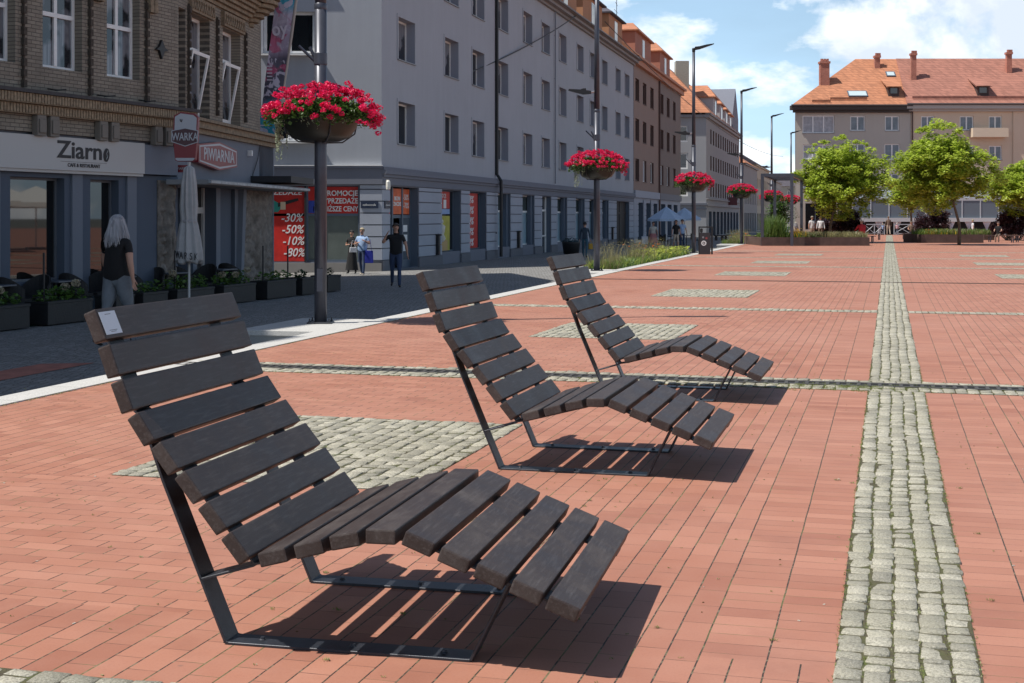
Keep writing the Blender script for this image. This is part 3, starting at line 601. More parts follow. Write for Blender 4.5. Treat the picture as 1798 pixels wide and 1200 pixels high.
def pipe(F, s, z0, z1, m, r=.06, jog=None, y=-.09):
    p = [(s, y, z0)]
    if jog: p += [(s, y-.22, jog-.6), (s, y-.22, jog+.1), (s, y, jog+.45)]; p[0] = (s, y-.22, z0)
    p += [(s, y, z1)]; b = MB(); b.tube(p, r, 10)
    for z in np.arange(z0+1.2, z1, 2.6): b.tube([(s, y, z), (s, 0, z)], r*.4, 6)
    return F.put('downpipe', b, m, smooth=False)
def grooved(F, x0, x1, z0, z1, m, mg, step=.46, name='rustication', h=.045, y=-.03):
    z = z0+step*.5; n = MB(); g = MB(); zz_ = z0
    k = 0
    while zz_ < z1-.05:
        t = min(zz_+step-h, z1); n.box(x0, x1, y, .0, zz_, t); zz_ += step
    return F.put(name, n, m)

# ------------------------------------------------------------------ grey corner building
M_gw = mat_render('grey_render', (.36, .38, .415), .30); M_gw2 = mat_render('dark_grey_render', (.17, .18, .215), .2); M_gpl = mat_render('plinth_grey', (.14, .145, .165), .3)
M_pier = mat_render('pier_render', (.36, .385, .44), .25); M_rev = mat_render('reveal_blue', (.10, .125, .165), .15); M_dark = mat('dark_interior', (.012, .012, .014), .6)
M_sill = mat('sill_metal', (.20, .205, .22), .5); M_bframe = mat('blue_grey_frame', (.10, .13, .17), .5)
M_or = mat_rooftile('orange_tiles', (.47, .195, .10)); M_rd = mat_rooftile('red_tiles', (.36, .155, .11)); M_slate = mat_rooftile('slate_tiles', (.085, .075, .09))
M_red = mat('sale_red', (.55, .022, .015), .5, noise=.3, nscale=2); M_oran = mat('sale_orange', (.75, .13, .03), .5, noise=.3, nscale=2); M_wtxt = mat('white_lettering', (.78, .78, .76), .6)
def plate_marks(parent, x, y, z):                                    # the plate's lettering is too small to read: worn pale strokes
    q = MB(); r_ = random.Random(4)
    for i in range(13): h = r_.choice((.05, .05, .08)); q.box(x+i*.04, x+i*.04+.018, y-.002, y, z, z+h); q.box(x+i*.04, x+i*.04+.03, y-.002, y, z+.025, z+.033)
    q.build('worn_lettering', M_wtxt, parent)
def grey_building():
    t = thing('apartment_block', 'long grey rendered corner building with deep windows, shops and red sale posters below', 'building', (-5.06, 53.6, 0))
    phi = -math.atan(.2507)+R(90)
    F = Face(t, 0, 0, phi); L_ = 61.9; EZ = 14.15; rows = [4.62, 8.02, 11.37]; H_ = 1.70
    starts = [1.95, 8.4, 12.95, 17.75, 23.3, 27.9, 32.75, 38.35, 42.9, 47.5, 53.3, 57.55]; W_ = 2.15
    holes = [(s, s+W_, z, z+H_) for s in starts for z in rows]
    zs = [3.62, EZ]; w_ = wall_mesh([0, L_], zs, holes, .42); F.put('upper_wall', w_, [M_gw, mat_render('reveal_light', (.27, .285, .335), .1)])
    for s, e, z, q in holes: 
        window(F, s, e, z, q, .36, mull=1, sill=M_sill, fw=.075, gm=M_cpane if int(s*7+z*3) % 3 else M_glass)
        b = MB(); a = .045                                            # thin raised surround
        b.box(s-.12, s, -.03, .0, z, q+.12); b.box(e, e+.12, -.03, 0, z, q+.12); b.box(s, e, -.03, 0, q, q+.12); F.put('window_surround', b, M_gw)
    # ground floor
    gz0, gz1 = .02, 2.88; op = [(7.95, 10.95), (12.5, 15.5), (17.75, 20.4), (23.1, 26.0), (32.2, 35.1), (37.9, 40.9), (42.6, 45.5), (47.5, 50.1)]
    gh = [(a, b, gz0+.08, gz1) for a, b in op]+[(.95, 4.6, -.42, gz1), (28.0, 30.4, -.46, gz1), (53.6, 59.6, -.52, gz1)]
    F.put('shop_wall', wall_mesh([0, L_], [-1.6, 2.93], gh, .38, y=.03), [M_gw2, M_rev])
    edges = [0]+[v for h in sorted(gh) for v in h[:2]]+[L_]
    for i in range(0, len(edges), 2):
        a, b = edges[i], edges[i+1]
        if b-a > .3: grooved(F, a if i == 0 else a+.02, b-.02 if i+1 < len(edges)-1 else b, .0, 2.9, M_pier, M_gw2)
    for i in range(0, len(edges), 2): b = MB(); b.box(edges[i], edges[i+1], -.06, .03, -1.6, -.04); F.put('plinth', b, M_gpl)
    c = MB(); c.prism([(0, 2.93), (0, 3.62)], 0, .1) if 0 else None
    c = MB(); c.box(-.02, L_, -.05, .10, 2.93, 3.22); c.box(-.06, L_, -.12, .10, 3.222, 3.34); c.box(-.10, L_, -.20, .10, 3.342, 3.50); c.box(-.06, L_, -.13, .10, 3.502, 3.62); F.put('belt_cornice', c, M_gw2)
    e = MB(); e.box(-.1, L_, -.18, .1, EZ, EZ+.16); e.box(-.3, L_, -.45, .1, EZ+.162, EZ+.34); e.box(-.4, L_, -.62, .1, EZ+.342, EZ+.42); F.put('eaves_cornice', e, mat_render('eaves_grey', (.26, .25, .25), .2))
    g = MB(); g.tube([(0, -.66, EZ+.42), (L_, -.66, EZ+.42)], .075, 8); F.put('gutter', g, mat('gutter', (.10, .09, .09), .5))
    hip(F, 'roof', 0, L_, 0, 12, EZ+.43, 4.2, M_slate, 4, 0, .5)
    for a, b_ in ((14, 18.5), (23.5, 28), (31.6, 38.8), (41.0, 48.2), (51, 57)): dormer(F, a, b_, EZ+.44, EZ+2.75, .12, 6, mat_render('ochre_render', (.42, .20, .10), .3), M_slate, .9)
    # shop openings
    for i, (a, b_) in enumerate(op):
        gm = [M_glass, M_glass, M_glassb, M_glassb, M_glassb, M_glassb, M_glassb, M_glassb][i]
        if i >= 2:
            o = window(F, a, b_, gz0+.08, gz1, .34, gm=gm, mull=0, fw=.07); z = 1.92
            q = MB(); q.box(.07, b_-a-.07, .0, .03, z-.1, z); q.build('transom', M_white, o); q = MB(); q.quad((.075, .03, z), (b_-a-.075, .03, z), (b_-a-.075, .03, gz1-gz0-.15), (.075, .03, gz1-gz0-.15)); q.build('upper_pane', mat('dim_glass', (.05, .065, .06), .1), o)
        else: window(F, a, b_, gz0+.08, gz1, .34, fm=M_bframe, mull=0, fw=.06)
        ps = MB(); ps.box(b_-.35, b_-.01, .12, .34, gz0+.08, gz1); F.put('blue_pilaster', ps, M_rev) if i > 1 else None
    # posters on the shop glass
    def poster(a, b_, z0, z1, m, y=.31, nm='poster'):
        q = MB(); q.box(a, b_, y-.012, y, z0, z1); return F.put(nm, q, m)
    p = poster(8.05, 10.2, 2.05, 2.82, M_red); text('PROMOCJE', .26, M_wtxt, p, (8.9, .29, 2.62), sx=1.1)
    q = MB(); q.box(8.5, 8.9, .28, .295, 2.06, 2.5); q.box(9.2, 9.6, .28, .295, 2.06, 2.45); q.build('poster_picture', M_wtxt, p)
    p2 = poster(8.05, 10.2, 1.80, 2.03, mat('poster_blue', (.25, .38, .62), .5))
    p3 = poster(8.1, 10.2, .14, 1.72, mat('olive_yellow', (.50, .45, .06), .6, noise=.35, nscale=1.4))
    q = MB(); q.lathe([(0, 1.6), (.11, 1.52), (.12, 1.42), (.06, 1.36), (.2, 1.25), (.17, 1.0), (.13, .9), (.22, .7), (.12, .55)], (8.5, .2, 0), 14); F.put('mannequin', q, mat('mannequin', (.6, .58, .5), .5), smooth=True)
    q = MB(); q.box(8.5, 9.6, .22, .30, .14, .62); F.put('display_stand', q, mat('ochre_stand', (.5, .33, .14), .6))
    p = poster(12.6, 15.0, .16, 2.82, M_red)
    for k, s_ in enumerate(('-50%', '-60%', '-70%', '-50%', '-80%')): text(s_, .5, M_wtxt, p, (13.4, .292, 2.5-k*.52), shear=.3, bold=.006, sx=1.6)
    # glazed shop door
    q = MB(); q.box(.95, 1.05, .34, .40, -.42, 2.88); q.box(2.05, 2.2, .28, .40, -.42, 2.88); q.box(3.3, 3.45, .28, .40, -.42, 2.88); q.box(4.5, 4.6, .34, .40, -.42, 2.88); q.box(1.05, 4.5, .33, .38, 1.62, 1.75); q.box(1.05, 2.05, .34, .38, -.42, -.1); q.box(3.45, 4.5, .34, .38, -.42, -.1); fr = F.put('door_frame', q, M_bframe)
    q = MB(); q.quad((1.05, .37, -.1), (2.05, .37, -.1), (2.05, .37, 1.62), (1.05, .37, 1.62)); F.put('door_side_pane', q, mat('notice_glass', (.12, .14, .16), .15)); q = MB(); q.quad((3.45, .37, -.1), (4.5, .37, -.1), (4.5, .37, 1.62), (3.45, .37, 1.62)); F.put('door_side_pane', q, mat('notice_glass', (.12, .14, .16), .15))
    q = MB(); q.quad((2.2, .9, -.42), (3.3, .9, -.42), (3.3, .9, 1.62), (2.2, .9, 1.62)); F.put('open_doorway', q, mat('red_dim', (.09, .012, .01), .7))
    p = poster(1.1, 2.0, 1.78, 2.82, M_red, .36); text('-50%\n-70%\n-50%', .34, M_wtxt, p, (1.55, .34, 2.3), sx=1)
    p = poster(2.22, 3.28, 1.78, 2.82, M_oran, .32); text('BIG DNI\nZNACZNE', .22, M_wtxt, p, (2.75, .30, 2.3), sx=.9, bold=.006)
    p = poster(3.5, 4.45, 1.78, 2.82, M_oran, .36); text('-50%\n-70%', .34, M_wtxt, p, (4.0, .34, 2.3))
    for z in (1.2, .8, .4): q = MB(); q.box(3.6, 4.2, .352, .358, z-.15, z+.13); F.put('notice', q, M_wtxt)
    # white-framed door and dark gate
    q = MB(); q.box(28.0, 28.12, .28, .40, -.46, 2.88); q.box(30.28, 30.4, .28, .40, -.46, 2.88); q.box(28.12, 30.28, .28, .38, 2.0, 2.12); q.box(29.14, 29.26, .28, .38, -.46, 2.0); q.box(28.12, 30.28, .28, .38, .5, .58); F.put('door_frame', q, M_white)
    q = MB(); q.quad((28.12, .35, -.46), (30.28, .35, -.46), (30.28, .35, 2.88), (28.12, .35, 2.88)); F.put('door_pane', q, M_glass)
    q = MB(); q.box(53.6, 59.6, .28, .38, -.5, 2.88); q.box(56.5, 56.7, .24, .28, -.5, 2.88); q.box(53.6, 59.6, .22, .28, 1.9, 2.05); F.put('gate', q, mat('black_gate', (.008, .008, .009), .7))
    pipe(F, 17.3, -.35, EZ+.2, M_black, .085, 3.4); pipe(F, 31.3, 3.7, EZ+.2, mat('grey_pipe', (.2, .21, .24), .6), .04)
    for s_ in (7.1, 21.9, 51.4): q = MB(); q.box(s_-.13, s_+.13, -.17, -.04, .0, .85); q.lathe([(.15, 0), (.15, .06), (0, .09)], (s_, -.12, .85), 10); F.put('wall_bollard', q, M_black)
    # end wall facing the camera
    S = Face(t, 0, 0, 0); x0 = -15
    sh = [(-4.6, -2.6, z, z+1.62) for z in rows]+[(-9.8, -7.6, z, z+1.62) for z in rows]
    S.put('end_wall', wall_mesh([x0, 0], [3.62, EZ], sh, .28), [M_gw, M_gw])
    for a, b_, z, q in sh: window(S, a, b_, z, q, .22, mull=1, sill=M_sill, fw=.11)
    for a, b_, z, q in sh[:3]: m = MB(); m.box(a-.12, b_+.2, -.26, .0, z-.10, z-.055); S.put('sill_ledge', m, M_white)
    g2 = [(-2.93, -.86, -.08, 2.86), (-6.2, -3.0, -.08, 2.86)]
    S.put('end_shop_wall', wall_mesh([x0, 0], [-1.6, 2.93], g2, .25, y=.03), [M_gw2, M_rev])
    grooved(S, -.84, 0.02, .0, 2.9, M_pier, M_gw2, y=-.04)
    m = MB(); m.box(x0, .0, -.06, .03, -1.6, -.12); S.put('end_plinth', m, mat_render('end_plinth_grey', (.24, .225, .21), .3))
    c = MB(); c.box(x0, .04, -.10, .0, 2.93, 3.55); c.box(x0, .06, -.16, .0, 3.552, 3.64); S.put('end_fascia', c, M_gw2)
    c = MB(); c.box(x0, .05, -.18, .0, 3.642, 3.675); S.put('drip_edge', c, M_white)
    def sp(a, b_, z0, z1, m, y=.17): q = MB(); q.box(a, b_, y-.012, y, z0, z1); return S.put('poster', q, m)
    m = MB(); m.box(-2.93, -2.87, .14, .25, -.08, 2.86); m.box(-.93, -.86, .14, .25, -.08, 2.86); m.box(-2.87, -.93, .14, .25, 1.70, 1.80); m.box(-2.87, -.93, .12, .25, -.08, 0); S.put('shop_window_frame', m, M_bframe)
    m = MB(); m.quad((-2.87, .2, 0), (-.93, .2, 0), (-.93, .2, 1.7), (-2.87, .2, 1.7)); S.put('shop_pane', m, mat('dull_green_glass', (.13, .15, .135), .25, noise=.2, nscale=1))
    p = sp(-2.9, -.88, 1.8, 2.84, M_red); text('PROMOCJE', .29, M_wtxt, p, (-.93, .15, 2.58), bold=.006, sx=.93, align='RIGHT'); text('WYPRZEDAŻE', .29, M_wtxt, p, (-.93, .15, 2.28), bold=.006, sx=.84, align='RIGHT'); text('NAJNIŻSZE CENY', .28, M_wtxt, p, (-.93, .15, 1.97), bold=.006, sx=.80, align='RIGHT')
    q = MB(); q.box(-2.86, -2.6, .146, .155, 1.82, 2.3); q.build('poster_stripe', mat('blue_stripe', (.03, .06, .35), .5), p)
    p = sp(-6.2, -3.02, 1.8, 2.84, M_red); text('WYPRZEDAŻE', .30, M_wtxt, p, (-3.12, .15, 2.62), bold=.006, sx=1.0, align='RIGHT')
    q = MB(); DX = 1.15; q.prism([(-6.2+DX, 1.85), (-5.2+DX, 1.85), (-5.0+DX, 2.1), (-5.5+DX, 2.4), (-6.0+DX, 2.45)], .144, .155); q.prism([(-5.2+DX, 2.05), (-4.4+DX, 2.3), (-4.42+DX, 2.4), (-5.2+DX, 2.2)], .142, .154, 1); q.prism([(-5.1+DX, 1.95), (-4.9+DX, 1.95), (-4.9+DX, 2.25), (-5.1+DX, 2.25)], .134, .143, 2); q.build('poster_picture', [mat('poster_green', (.03, .25, .2), .5), mat('poster_black', (.02, .02, .02), .5), mat('poster_buff', (.6, .45, .3), .5)], p)
    p = sp(-6.2, -3.02, -.06, 1.70, M_red)
    for k, s_ in enumerate(('-30%', '-50%', '-10%', '-80%')): text(s_, .46, M_wtxt, p, (-3.52+.03*k, .15, 1.62-k*.45), shear=.25, bold=.004, sx=.92)
    for k, s_ in enumerate(('60%', '40%', '70%')): text(s_, .48, M_wtxt, p, (-5.1, .15, 1.1-k*.45), shear=.25, bold=.004, sx=1.1)
    m = MB(); m.box(-3.0, -2.93, -.02, .03, -.08, 2.86); S.put('shop_pier', m, M_dark)
    b = MB(); b.box(-15, -.06, 12, 12.2, -1.6, EZ); S.put('back_wall', b, M_gw)
    # lamp and street-name plates at the corner
    q = MB(); q.lathe([(0, 0), (.08, .01), (.09, .1), (.085, .3), (.05, .36), (0, .37)], (.28, -.26, 2.72), 12); q.box(.2, .3, -.26, .1, 3.05, 3.1); S.put('wall_lamp', q, mat('lamp_white', (.7, .68, .6), .4), smooth=False)
    q = MB(); q.box(-.8, -.12, -.075, -.05, 2.0, 2.28); pl = S.put('street_plate', q, mat('plate_navy', (.02, .03, .06), .4)); plate_marks(pl, -.72, -.079, 2.1)
    q = MB(); q.box(.2, .85, -.075, -.05, 2.0, 2.28); pl = F.put('street_plate', q, mat('plate_navy', (.02, .03, .06), .4)); plate_marks(pl, .26, -.079, 2.1)
    # solid volume behind the fronts so that nothing shows through
    v = MB(); v.prism([(0, 0)]*0, 0, 0) if 0 else None
    ex = math.cos(phi); ey = math.sin(phi); p0 = (.1, .8); v = MB()
    A = [(-14.5, .9), (-.9, .9), (-.9+ex*61, .9+ey*61), (-14.5+ex*61, .9+ey*61)]
    v.add([(x, y, -1.5) for x, y in A]+[(x, y, EZ) for x, y in A], [(0, 1, 5, 4), (1, 2, 6, 5), (2, 3, 7, 6), (3, 0, 4, 7), (4, 5, 6, 7)]); v.build('core', M_dark, t)
    return t
grey_building()

# cable from the grey building's corner to its eaves
def cable(name, label, a, b, sag, r=.016, m=None):
    p = [Vector(a).lerp(Vector(b), k/16)-Vector((0, 0, sag*4*(k/16)*(1-k/16))) for k in range(17)]; q = MB(); q.tube(p, r, 6); return tag(q.build(name, m or M_black, smooth=True), label, 'cable')
GP = Vector((-5.06, 53.6, 0)); GD = Vector((.2507, 1, 0)).normalized()
ca = Vector((-5.6, 53.35, zat(187, 53.4))); Yb = 88; cb = Vector((xat(1012, Yb), Yb, zat(28, Yb)))
cable('overhead_cable', 'dark cable slung from the grey building corner up across its windows', ca, cb, .55, .032)
cc = Vector((xat(1052, 42.4), 42.4, zat(-30, 42.4)))
cable('overhead_cable', 'thin cable sloping down behind the tall lamp posts towards the far street', (xat(1062, 70), 70, zat(38, 70)), (xat(1375, 160), 160, zat(275, 160)), 1.6, .02)

# ------------------------------------------------------------------ brown building beyond it
M_br = mat_render('brown_render', (.27, .19, .155), .25); M_br2 = mat_render('brown_dark', (.20, .155, .135), .25); M_brf = mat('brown_frame', (.10, .055, .045), .6)
def brown_building():
    t = thing('town_house', 'brown four-storey house with red dormers, joined to the far end of the grey block', 'building', (9.88+.6*.25, 113.2+.6, 0))
    phi = -math.atan(.2507)+R(90); F = Face(t, 0, 0, phi); L_ = 31
    cols = [(.8, 2.9), (3.6, 5.3), (7.9, 9.8), (12.6, 14.2) , (15.8, 17.6), (19.6, 21.6), (24.4, 26.4), (28, 29.6)]; cols = [(.9, 2.9), (5.0, 7.0), (9.4, 11.4), (15.9, 17.9), (20.3, 22.3), (24.9, 26.9)]; rows = [4.7, 8.05, 11.4]
    holes = [(a, b, z, z+1.85) for a, b in cols for z in rows]
    F.put('upper_wall', wall_mesh([0, 14.6], [3.9, 14.3], [h for h in holes if h[1] < 14.6], .3), [M_br, M_brf]); F.put('upper_wall', wall_mesh([14.6, L_], [3.9, 14.3], [h for h in holes if h[0] > 14.6], .3), [M_br2, M_brf])
    for k, (a, b, z, q) in enumerate(holes): window(F, a, b, z, q, .18, fm=M_white if z < 5 and k % 5 else M_brf, mull=1, sill=M_brf, fw=.12, gm=M_curtain if z < 5 and k % 2 else M_glass)
    gh = [(2.4+i*4.4, 5.2+i*4.4, -.3, 2.9) for i in range(3)]+[(16.5+i*4.6, 19.5+i*4.6, -.3, 2.9) for i in range(3)]
    F.put('shop_wall', wall_mesh([0, L_], [-1.6, 3.88], gh, .5, y=.04), [M_pier, M_rev])
    for a, b, z, q in gh: window(F, a, b, z, q, .45, fm=M_bframe, mull=1)
    c = MB(); c.box(0, 14.6, -.15, .0, 3.3, 3.9); F.put('fascia', c, mat_render('pale_fascia', (.36, .38, .43), .1)); c = MB(); c.box(14.62, L_, -.12, .0, 3.3, 3.9); F.put('fascia', c, mat_render('grey_fascia', (.2, .2, .22), .1))
    grooved(F, 0, 2.4, .0, 3.2, M_pier, M_gw2); grooved(F, 5.2, 6.8, .0, 3.2, M_pier, M_gw2); grooved(F, 9.6, 11.2, .0, 3.2, M_pier, M_gw2)
    c = MB(); c.box(-.2, L_+.2, -.35, .1, 14.3, 14.75); c.box(-.2, L_+.3, -.6, .1, 14.752, 14.95); F.put('eaves_cornice', c, mat_render('terracotta_eaves', (.45, .22, .14), .2))
    hip(F, 'roof', 0, L_, 0, 11, 14.96, 5.2, M_or, 0, 3.5, .5)
    for a, b in ((2, 11), (17, 24)): dormer(F, a, b, 14.97, 17.3, .2, 6, mat_render('terracotta_wall', (.36, .15, .10), .2), M_or, 1.2)
    q = MB(); q.box(27, 29.2, 5, 7, 15.2, 21.3); q.box(30, 31.2, 4.8, 6.4, 15, 20); q.box(26.9, 29.3, 4.9, 7.1, 21.3, 21.45); F.put('chimney', q, mat_wallbrick('chimney_brick', ((.36, .14, .10), (.42, .17, .12)), (.3, .2, .16)))
    pipe(F, 14.7, -.3, 14.3, M_brf, .09)
    q = MB(); q.tube([(22, 5.2, 17), (22, 5.2, 24)], .03, 6); q.tube([(20.9, 5.2, 23.4), (22.4, 5.2, 23.2)], .02, 5); q.tube([(20.6, 5.2, 22), (22.6, 5.2, 21.9)], .02, 5); q.tube([(21.3, 5.2, 22.8), (22.5, 5.2, 22.6)], .02, 5); F.put('aerial', q, M_steel)
    b = MB(); b.box(0, L_, .7, 11, -1.6, 14.3); F.put('core', b, M_br)
brown_building()

# ------------------------------------------------------------------ second grey building across the lane
def far_grey():
    Y0 = 150; X0 = xat(1240, Y0)
    t = thing('town_house', 'pale grey house with orange hipped roof and dormers, behind the third lamp post', 'building', (X0, Y0, 0)); phi = -math.atan(.2507)+R(90); F = Face(t, 0, 0, phi); S = Face(t, 0, 0, 0); L_ = 43
    m1 = mat_render('grey_white_render', (.38, .385, .40), .15); m2 = mat_render('taupe_render', (.27, .265, .27), .2); EZ = 12.5
    cols = [4.3+i*2.9 for i in range(13)]; rows = [4.35, 8.2, 9.85]; holes = [(c, c+1.35, z, z+1.65) for c in cols for z in (3.95, 6.9, 9.85)]
    F.put('upper_wall', wall_mesh([0, L_], [3.2, EZ], holes, .25), [m2, M_brf]); [window(F, a, b, z, q, .15, mull=0, fm=M_bframe, fw=.1) for a, b, z, q in holes]
    gh = [(3+i*4.4, 6+i*4.4, -.4, 2.3) for i in range(9)]; F.put('shop_wall', wall_mesh([0, L_], [-1.6, 3.2], gh, .4, y=.02), [m2, M_rev]); [window(F, a, b, z, q, .35, fm=M_bframe, mull=1) for a, b, z, q in gh]
    c = MB(); c.box(0, L_, -.18, .0, 2.9, 3.2); c.box(0, L_, -.2, .02, 3.6, 3.75); F.put('belt_cornice', c, m2)
    sh = [(-3.3, -2.0, z, z+1.75) for z in (3.95, 6.9, 9.85)]+[(-6.3, -5, z, z+1.75) for z in (3.95, 6.9, 9.85)]; S.put('end_wall', wall_mesh([-10, 0], [-1.6, EZ], sh, .2), [m1, m1]); [window(S, a, b, z, q, .12, mull=0, fw=.16) for a, b, z, q in sh]
    c = MB(); c.box(-10, .05, -.2, .0, 2.95, 3.2); c.box(-10, .05, -.14, .0, 2.5, 2.62); S.put('end_belt', c, M_gw2)
    c = MB(); c.box(-10, .3, -.3, .0, EZ, EZ+.3); S.put('end_eaves', c, m2); c = MB(); c.box(0, L_, -.3, .1, EZ+.001, EZ+.301); c.box(-.2, L_, -.5, .1, EZ+.31, EZ+.5); F.put('eaves', c, m2)
    # hipped roof over the skewed plan
    ex, ey = math.cos(phi), math.sin(phi); a = MB(); z0 = EZ+.5; A = Vector((.4, -.4, z0)); B = Vector((-10.4, -.4, z0)); Cc = Vector((.4+ex*L_, ey*L_, z0)); D = Vector((-10.4+ex*L_, ey*L_, z0)); r0 = Vector((-5+ex*5.5, ey*5.5, z0+5.6)); r1 = Vector((-5+ex*L_, ey*L_, z0+5.6))
    a.add([A, B, Cc, D, r0, r1], [(1, 0, 4), (0, 2, 5, 4), (3, 1, 4, 5), (2, 3, 5)]); a.build('roof', M_or, t)
    for i, s in enumerate((8.5, 16, 22.5, 28)): dormer(F, s, s+4.4, EZ+.5, EZ+2.9-.2*i, .1, 5, m1, M_or, 1.5)
    q = MB(); q.prism([(33, EZ+.5), (42, EZ+.5), (42, EZ+2.6), (37.5, EZ+6.5), (33, EZ+2.6)], .05, 6); F.put('gable', q, M_gw2)
    q = MB(); q.box(-2.4, -.9, 7.5, 9, 15, 19.5); q.build('chimney', mat('concrete', (.33, .31, .26), .9, noise=.2), t)
    q = MB(); q.box(26.4, 26.6, -1.1, -.0, 3.2, 4.2); o = F.put('hanging_sign', q, mat('maroon', (.16, .05, .06), .6)); 
    v = MB(); Aq = [(-9.9, .5), (-.6, .5), (-.6+ex*42, .5+ey*42), (-9.9+ex*42, .5+ey*42)]; v.add([(x, y, -1.5) for x, y in Aq]+[(x, y, EZ) for x, y in Aq], [(0, 1, 5, 4), (1, 2, 6, 5), (2, 3, 7, 6), (3, 0, 4, 7)]); v.build('core', M_dark, t)
far_grey()
def row_house(Y0, px0, Y1, ztop, col, roof, label, gable=False, name='town_house', zroof=3):
    X0 = xat(px0, Y0); t = thing(name, label, 'building', (X0, Y0, 0)); phi = -math.atan(.2507)+R(90); F = Face(t, 0, 0, phi); L_ = (Y1-Y0)*1.03; m = mat_render('render_%d' % Y0, col, .25)
    cols = np.arange(1.6, L_-2, 3.4); nf = max(1, int((ztop-3.4)/3.1)); holes = [(c, c+1.3, 3.6+3.0*k, 5.2+3.0*k) for c in cols for k in range(nf)]+[(c-.4, c+1.8, -.5, 2.3) for c in cols]
    F.put('wall', wall_mesh([0, L_], [-2, ztop], holes, .3), [m, m]); [window(F, a, b, z, q, .2, mull=1 if z > 0 else 0, fw=.12, fm=M_white if z > 0 else M_bframe) for a, b, z, q in holes]
    S = Face(t, 0, 0, 0); sh = [(-3.4, -2.1, 3.6+3*k, 5.2+3*k) for k in range(nf)]; S.put('end_wall', wall_mesh([-10, 0], [-2, ztop], sh, .2), [m, m]); [window(S, a, b, z, q, .12, mull=1, fw=.12) for a, b, z, q in sh]
    ex, ey = math.cos(phi), math.sin(phi); a = MB(); A = Vector((.3, -.3, ztop)); B = Vector((-10.3, -.3, ztop)); Cc = Vector((.3+ex*L_, ey*L_, ztop)); D = Vector((-10.3+ex*L_, ey*L_, ztop)); h0 = 0 if gable else 4; r0 = Vector((-5+ex*h0, ey*h0-.1, ztop+zroof)); r1 = Vector((-5+ex*L_, ey*L_, ztop+zroof))
    a.add([A, B, Cc, D, r0, r1], [(1, 0, 4), (0, 2, 5, 4), (3, 1, 4, 5), (2, 3, 5)]); a.build('roof', roof, t); c = MB(); c.box(0, L_, -.25, .1, ztop-.25, ztop-.01); F.put('eaves', c, m)
    q = MB(); q.box(-6.2, -5, 6, 7.2, ztop+1, ztop+zroof+1.4); q.build('chimney', mat('sooty_brick', (.22, .12, .09), .9, noise=.3), t)
    v = MB(); Aq = [(-9.9, .5), (-.6, .5), (-.6+ex*(L_-.5), .5+ey*(L_-.5)), (-9.9+ex*(L_-.5), .5+ey*(L_-.5))]; v.add([(x, y, -1.5) for x, y in Aq]+[(x, y, ztop-.2) for x, y in Aq], [(0, 1, 5, 4), (1, 2, 6, 5), (2, 3, 7, 6), (3, 0, 4, 7), (4, 5, 6, 7)]); v.build('core', M_dark, t)
row_house(196, 1306, 222, zat(288, 200), (.25, .24, .235), M_or, 'low grey-brown house with an orange roof, right of the grey house with dormers', zroof=3.4)
row_house(226, 1326, 262, zat(290, 230), (.42, .36, .27), M_slate, 'pale yellowish house in the side street, beside the pergola post', True, zroof=3.2)
row_house(270, 1342, 330, zat(312, 280), (.36, .34, .31), M_slate, 'small pale house far down the side street', zroof=3)
def street_end():
    t = thing('town_house', 'plain beige house closing the far end of the side street, seen through the pergola', 'building', (xat(1352, 345), 345, 0)); S = Face(t); m = mat_render('beige_end', (.40, .36, .30), .2); W_ = 14
    holes = [(x, x+1.3, z, z+1.7) for x in (1.2, 4.4, 7.6, 10.8) for z in (.2, 3.4, 6.6)]; S.put('wall', wall_mesh([0, W_], [-3, 9.4], holes, .3), [m, m]); [window(S, a, b, z, q, .15, mull=1, fw=.14) for a, b, z, q in holes]
    hip(S, 'roof', 0, W_, 0, 9, 9.4, 3, M_slate, 2, 2); b = MB(); b.box(0, W_, .5, 9, -3, 9.3); S.put('core', b, m)
street_end()

